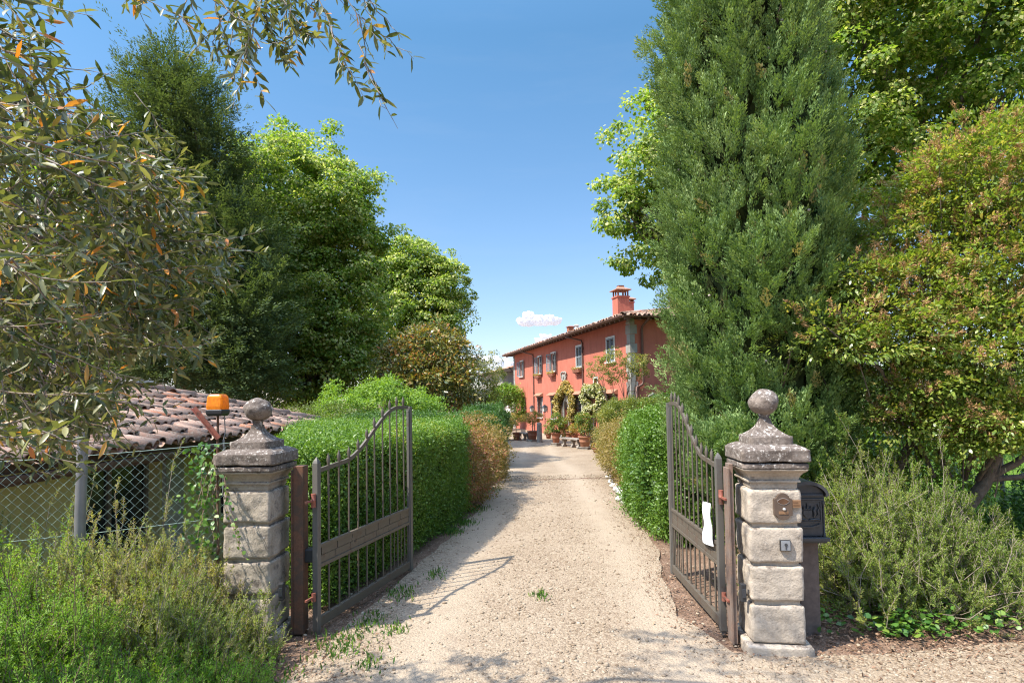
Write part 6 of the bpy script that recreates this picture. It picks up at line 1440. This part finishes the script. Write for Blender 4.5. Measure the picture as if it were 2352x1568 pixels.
potted(*r4(1360, 1485), .32, .52, .12, 'large pale terracotta pot with leafy citrus beside the curved bench', 'citrus', [(-.05, 0, .45, .34, .32), (.12, .1, .78, .28, .26), (-.16, 0, .86, .24, .24), (.16, .1, .25, .26, .2)], 190, 20, 4, mt='pot_pale', pl_label='round shouldered plinth under the large pale pot')
potted(*r4(740, 1305), .19, .32, 0, 'small shaded terracotta pot with leafy plant behind the stone post', 'citrus', [(0, 0, .14, .24, .16)], 40, 16, 5)
potted(*r4(1075, 1318), .26, .42, 0, 'shaded reddish pot behind the curved bench', 'citrus_dry', [(.1, 0, .2, .2, .18)], 34, 16, 6)
potted(*r4(1185, 1330), .20, .34, 0, 'small pot with pale shrub between the bench and the large pale pot', 'citrus_dry', [(0, 0, .32, .3, .28)], 80, 16, 7)
potted(*r4(1560, 1545), .20, .22, 0, 'low squat terracotta pot at the gravel edge by the yellowish shrub', 'citrus_dry', [(0, 0, .1, .16, .1)], 20, 12, 8)
# urn on a stand against the wall, with grassy plant
u_ = fac(*r4(1225, 1150)); p = vw(u_[0], .9, ZG); t = empty('planter_stand', p, VRZ, 'dark planter with grassy plant on a pedestal by the arched door', 'planter')
q = MB(); q.lathe([(.16, 0), (.12, .05), (.08, .3), (.11, .62), (.14, .65)], 14); q.build('pedestal', M['terracotta'], t)
q = MB(); q.lathe([(.14, .651), (.2, .7), (.26, .88), (.30, .9), (.30, .93), (.26, .93)], 18); q.build('bowl', M['terracotta'], t)
lv = Leaves(); k = 420; P = np.stack([RNG.normal(0, .1, k), RNG.normal(0, .1, k), np.full(k, .92)], 1); lv.add(T_LEAF, P, np.array([0, 0, 1.]) + RNG.normal(0, .5, (k, 3)), rdir(k), .55 * RNG.uniform(.5, 1.1, k), .02, RNG.random(k)); lv.build('foliage', M['olive_shrub'], t)
# stone benches
def bench(pxa, pya, pxb, pyb, label, seed):
    a, b = gnd(pxa, pya), gnd(pxb, pyb); m_ = (a + b) / 2; d = b - a; L = d.length; t = empty('stone_bench', m_, math.atan2(d.y, d.x), label, 'bench', 'weathered stone benches')
    q = MB(); n = 12; pts = [(-L / 2 - .12 + (L + .24) * i / n) for i in range(n + 1)]; cv = lambda x: .10 * (1 - (2 * x / L) ** 2)
    vs_ = []; fs = []
    for x in pts: vs_ += [(x, -.19 + cv(x), .40), (x, .19 + cv(x), .40), (x, .19 + cv(x), .475), (x, -.19 + cv(x), .475)]
    for i in range(n): fs += [(4 * i + k, 4 * i + (k + 1) % 4, 4 * i + 4 + (k + 1) % 4, 4 * i + 4 + k) for k in range(4)]
    fs += [(0, 1, 2, 3), (4 * n + 3, 4 * n + 2, 4 * n + 1, 4 * n)]; q.add(vs_, fs); q.build('seat', M['old_stone'], t, bevel=.012)
    for x in (-L / 2 + .02, 0, L / 2 - .02):
        q = MB(); c = cv(x); q.prism([(-.16 + c, 0), (.13 + c, 0), (.11 + c, .06), (.05 + c, .16), (.12 + c, .33), (.15 + c, .3995), (-.15 + c, .3995), (-.13 + c, .34), (-.06 + c, .18), (-.15 + c, .07)], x - .06, x + .06, 'x'); q.build('leg', M['old_stone'], t, bevel=.01)
bench(*r4(240, 1325), *r4(400, 1345), 'stone bench in front of the two far citrus pots', 1)
bench(*r4(1010, 1440), *r4(1270, 1475), 'curved stone bench beside the large pale pot', 2)
p = gnd(*r4(588, 1366)); t = empty('stone_post', p, .3, 'short weathered stone bollard beside the orange tinted citrus', 'bollard')
q = MB(); q.lathe([(.18, 0), (.16, .06), (.145, .6), (.14, .98), (.15, 1.06), (.10, 1.12)], 16); q.build('shaft', M['old_stone'], t)
t = empty('wooden_board', gnd(*r4(310, 1290)), R(30), 'small tilted wooden board standing behind the far stone bench', 'board')
q = MB(); q.box((0, 0, .42), (.34, .03, .26), 0, Matrix.Rotation(R(-18), 3, 'X')); q.build('panel', M['wood_grey'], t); q = MB(); q.bar((-.12, .03, 0), (-.12, .03, .4), .03); q.bar((.12, .03, 0), (.12, .03, .4), .03); q.build('legs', M['wood_grey'], t)

# lanterns
def lantern(name, base, h, s, label, group, m='castblack', post=True):
    t = empty(name, base, .4, label, 'street lamp', group)
    q = MB(); q.lathe([(.07, 0), (.07, .05), (.03, .09), (.026, h - .05), (.045, h - .02), (.05, h)], 12); q.build('post', M[m], t)
    q = MB(); q.lathe([(.06 * s, h), (.10 * s, h + .03 * s), (.105 * s, h + .045 * s)], sq=True)
    for sx in (-1, 1):
        for sy in (-1, 1): q.bar((sx * .10 * s, sy * .10 * s, h + .045 * s), (sx * .155 * s, sy * .155 * s, h + .36 * s), .02 * s)
    q.build('lantern_frame', M[m], t)
    q = MB(); q.lathe([(.092 * s, h + .05 * s), (.145 * s, h + .355 * s)], sq=True); q.build('lantern_glass', M['lampglass'], t)
    q = MB(); q.lathe([(.19 * s, h + .3605 * s), (.18 * s, h + .39 * s), (.10 * s, h + .53 * s), (.05 * s, h + .55 * s), (.05 * s, h + .58 * s), (.0 + .01, h + .62 * s)], sq=True); q.build('lantern_roof', M[m], t, bevel=.004)
p = at(1130, 955, 25); lantern('lamp_post', (p.x, p.y, ZG), p.z - ZG, .86, 'garden lamp post with square lantern rising above the hedge by the gravel', None, 'galv')
for (cx, cy_), lab in (((582, 850), 'black lantern post in front of the second window from the villa corner quoin'), ((808, 850), 'black lantern post between the wall bracket and the flowering arch of the door')):
    s_, z = fac(*r4(cx, cy_)); p = vw(s_, .55, ZG); lantern('lantern_post', p, z - ZG, .85, lab, 'black lanterns along the facade')
s_, z = fac(*r4(722, 800)); p = vw(s_, 0, 0); t = empty('wall_bracket', (p.x, p.y, z), VRZ, 'small black iron bracket on the pink wall between the lantern posts', 'bracket')
q = MB(); q.bb(-.03, .03, .0, .02, -.22, .2); q.tube([(0, .02, .12), (0, .2, .16), (0, .26, .08), (0, .22, .02)], .016, 7); q.tube([(0, .02, -.12), (0, .14, -.02), (0, .2, .14)], .012, 6); q.tube([(-.14, .06, .1), (0, .08, .12), (.12, .06, .08)], .014, 6); q.build('scroll', M['castblack'], t)
# flower boxes under three upper windows
for i, (a, b, z0, z1) in enumerate(UPW[1:4]):
    m_ = (a + b) / 2; p = vw(m_, .0, z0 - .34); t = empty('flower_box', p, VRZ, ['flower box under the upper window nearest the far downpipe', 'flower box under the upper window over the wall bracket', 'flower box under the closed shutters beside the near downpipe'][i], 'flower box', 'flower boxes on the facade')
    q = MB(); w_ = (b - a) / 2 + .06; q.prism([(.08, 0), (.26, 0), (.30, .2), (.06, .2)], -w_, w_, 'x'); q.build('trough', M['terracotta'], t, bevel=.008)
    q = MB()
    for sx in (-.6, .6): q.bar((sx * w_, .0, -.012), (sx * w_, .30, -.012), .022); q.bar((sx * w_, .0, -.18), (sx * w_, .24, -.022), .018)
    q.build('bracket', M['castblack'], t)
    lv = Leaves(); k = 260; P = np.stack([RNG.uniform(-w_, w_ + .25, k), RNG.normal(.2, .07, k), .19 + np.abs(RNG.normal(0, .08, k))], 1); lv.add(T_LEAF, P, rdir(k) + np.array([.2, .3, 0]), np.array([0, 0, 1.]) + rdir(k) * .7, .07, .045, RNG.random(k)); lv.build('plants', M['citrus_dry'], t)

# climbing jasmine round the door, and the white flowering arch beside it
def climber(name, label, lobes_px, leafm, nc, per, off, ln, wd, seed):
    L = []
    for cx, cy_, w_, h_ in lobes_px:
        s_, z = fac(*c1(cx, cy_), off); s2, _ = fac(*c1(cx + w_, cy_), off); _, z2 = fac(*c1(cx, cy_ - h_), off); p = vw(s_, off, z); L.append((p.x, p.y, z, .17, abs(s2 - s_) * .9, abs(z2 - z)))
    c = np.mean(np.array(L)[:, :2], 0); t = empty(name, (c[0], c[1], ZG), 0, label, 'climbing plant'); L = [(x - c[0], y - c[1], z - ZG, rx, max(.16, ry), rz) for x, y, z, rx, ry, rz in L]
    lv = Leaves(); crown(lv, L, nc, per, .06, ln, wd, seed=seed, shell=.4, cull=.2, rag=.25, hue=.2); lv.build('foliage', M[leafm], t)
    q = MB()
    for l in L: q.tube([(l[0] * .9, l[1] * .9, 0), (l[0] + .05, l[1], l[2] * .5), (l[0], l[1], l[2])], [.03, .02, .008], 6, cap=False)
    q.build('stems', M['twig_brown'], t, fix=False)
climber('climbing_jasmine', 'yellow and cream climber trained round the arched door', [(738, 935, 16, 26), (715, 968, 22, 22), (755, 968, 22, 24), (690, 1000, 24, 26), (778, 1005, 20, 26), (676, 1045, 22, 30), (790, 1050, 18, 30), (668, 1095, 22, 34), (793, 1100, 18, 34), (668, 1150, 20, 30), (790, 1155, 18, 34), (783, 1210, 16, 26)], 'jasmine_y', 760, 22, .20, .10, .07, 51)
climber('jasmine_arch', 'white flowering jasmine arch over a dark garden opening on the facade', [(905, 975, 30, 32), (945, 968, 30, 26), (990, 962, 34, 28), (1030, 990, 26, 32), (890, 1030, 24, 34), (1040, 1045, 24, 34), (960, 1010, 40, 24), (905, 1085, 26, 34), (1030, 1095, 26, 34), (930, 1130, 28, 34), (1005, 1130, 24, 34), (910, 1160, 26, 30)], 'jasmine', 1000, 24, .25, .10, .075, 52)
s_, z = fac(*c1(957, 1105)); p = vw(s_, .04, ZG); q = MB(); q.bb(-.42, .42, -.02, .03, 0, 1.95); o = q.build('garden_door', M['doorgreen']); o.location = p; o.rotation_euler = (0, 0, VRZ); tag(o, 'dark plain door in the shadow of the jasmine arch', 'door', kind='structure')
p = gnd(*r4(1500, 1470)); shrub('flowering_plant', 'small plant with white flowers growing beside the large pale pot', 'plant', [(p.x, p.y, p.z + .45, .2, .2, .42)], 'jasmine', 60, 16, .09, .06, .04, seed=60, nst=5)
p = gnd(*r4(60, 1330)); shrub('rose_bush', 'leafy green rose bush at the bend of the gravel', 'bush', [(p.x - .30, p.y, p.z + .7, .42, .5, .6), (p.x + .02, p.y + .4, p.z + 1.1, .34, .4, .36)], 'box', 330, 22, .12, .06, .04, seed=61, nst=8)

# outbuilding, vine arch and statue beyond the far corner of the villa
def outbuilding():
    a = at(1140, 900, 53); t = empty('outbuilding', (a.x, 53, ZG), R(104), 'grey rendered outbuilding with a small tiled roof beyond the villa corner', 'house')
    q = MB(); q.bb(-2.5, 7, -7, 0, -.2, 4.9); q.build('wall', M['grey_stucco'], t)
    q = MB(); q.prism([(.5, 4.91), (.5, 4.97), (-3.5, 5.95), (-7.5, 4.97), (-7.5, 4.91)], -3, 7.4, 'x'); rf = q.build('roof', M['wood_grey'], t)
    lv = Leaves(); roof_tiles(lv, (-3, .55, 4.97), (1, 0, 0), (0, -.97, .24), 10.4, 4.1, None, .25, .36); lv.build('roof_tiles', M['tiles'], rf)
    q = MB(); q.bb(.5, 1.3, .0, .04, 1.6, 2.5); q.build('window', M['shutter_dark'], t)
outbuilding()
a = at(1152, 925, 49); q = MB(); q.bb(-2.6, .3, -.15, .15, -.1, 3.2); q.prism([(-2.7, 3.2005), (.4, 3.2005), (-.0, 3.5), (-1.6, 3.7)], -.18, .18, 'y'); o = q.build('garden_wall', M['white_stucco']); o.location = (a.x + 1.2, 49.6, ZG); tag(o, 'sunlit white garden wall with sloping top beside the villa corner', 'wall')
a = at(1163, 935, 46); shrub('vine_arch', 'bright green vine arching over the white statue', 'vine', [(a.x - .15, 46, 2.1, .75, .5, .65), (a.x + .55, 46, 1.9, .6, .4, .75), (a.x + 1.0, 46, 1.1, .35, .3, 1.0), (a.x - 1.0, 46, 1.4, .55, .4, .7)], 'wisteria', 520, 22, .22, .15, .075, seed=62, nst=6)
a = at(1167, 945, 44.8); t = empty('statue', (a.x, 44.8, ZG), 2.4, 'small white stone statue on a pedestal under the vine arch', 'statue')
q = MB(); q.lathe([(.36, 0), (.36, .1), (.27, .14), (.25, .7), (.33, .76), (.33, .84)], sq=True); q.build('pedestal', M['white_stucco'], t, bevel=.01)
bm = bmesh.new(); sk = [((x * 1.25, y * 1.25, .85 + (z - .76) * 1.35), r * 1.25) for (x, y, z), r in (((0, 0, .76), .17), ((0, 0, .95), .15), ((.02, .01, 1.15), .12), ((.0, .02, 1.32), .15), ((0, .01, 1.42), .06), ((0, .03, 1.52), .085), ((0, .03, 1.60), .07), ((.17, .02, 1.34), .055), ((.24, .06, 1.18), .045), ((.16, .14, 1.08), .035), ((-.17, .02, 1.34), .055), ((-.25, .0, 1.16), .045), ((-.24, .08, 1.0), .035))]
vv = [bm.verts.new(p_) for p_, _ in sk]
for i, j in ((0, 1), (1, 2), (2, 3), (3, 4), (4, 5), (5, 6), (3, 7), (7, 8), (8, 9), (3, 10), (10, 11), (11, 12)): bm.edges.new((vv[i], vv[j]))
me = bpy.data.meshes.new('figure'); bm.to_mesh(me); bm.free(); o = link('figure', me, M['white_stucco'], t); sm_ = o.modifiers.new('skin', 'SKIN'); o.modifiers.new('sub', 'SUBSURF').levels = 1; o.modifiers['sub'].render_levels = 2
for i, (_, r_) in enumerate(sk): me.skin_vertices[0].data[i].radius = (r_, r_ * .8)
me.skin_vertices[0].data[0].use_root = True

# ================================================================== CLOUDS
def cloud_mat():
    m = bpy.data.materials.new('cloud'); m.use_nodes = True; n = m.node_tree.nodes; l = m.node_tree.links; n.remove(n['Principled BSDF'])
    d = n.new('ShaderNodeBsdfDiffuse'); d.inputs[0].default_value = (.85, .86, .88, 1); t = n.new('ShaderNodeBsdfTranslucent'); t.inputs[0].default_value = (.9, .91, .93, 1); x = n.new('ShaderNodeMixShader'); x.inputs[0].default_value = .45
    l.new(d.outputs[0], x.inputs[1]); l.new(t.outputs[0], x.inputs[2]); l.new(x.outputs[0], n['Material Output'].inputs['Surface']); return m
CM = cloud_mat()
def cloud(label, px, py, Y, parts, k):
    c = at(px, py, Y); q = MB(); g = random.Random(int(px))
    for x, z, rx, rz in parts:
        q.blob((x * k, 0, z * k), (rx * k, rx * k * .8, rz * k), 12, 0, x * 5 + z, .25)
        for _ in range(16):
            a, b = g.uniform(0, 6.28), g.uniform(-.1, 1); r = g.uniform(.05, .11) * k; q.blob((x * k + rx * k * math.cos(a) * .92, -rx * k * .75 * abs(math.sin(a)) * .9, z * k + rz * k * b * .92), (r * 1.2, r, r * .85), 7, 0, g.random() * 9, .3)
    o = q.build('cloud', CM, fix=True); o.location = c; m = o.modifiers.new('merge', 'REMESH'); m.mode = 'VOXEL'; m.voxel_size = k * .022; m.use_smooth_shade = True; tag(o, label, 'cloud', kind='structure')
cloud('small white cumulus cloud floating above the villa roof', 1240, 738, 1500, [(-.70, -.05, .25, .16), (-.42, .02, .32, .24), (-.50, .24, .17, .18), (-.05, .03, .36, .22), (.35, .0, .34, .20), (.68, -.04, .24, .15), (.42, .12, .2, .14)], 60)
cloud('low cloud puff peeking over the villa roof edge', 1250, 782, 1800, [(-.3, 0, .3, .2), (.1, .1, .35, .3), (.4, 0, .3, .2)], 50)
cloud('low white cloud bank behind the small feathery tree', 1135, 838, 1800, [(-.9, .1, .4, .3), (-.4, .0, .45, .3), (.1, -.05, .4, .35), (.4, -.2, .35, .3), (-.1, -.3, .6, .3)], 90)
print('VERTS', sum(len(o.data.vertices) for o in COL.objects if o.type == 'MESH'))
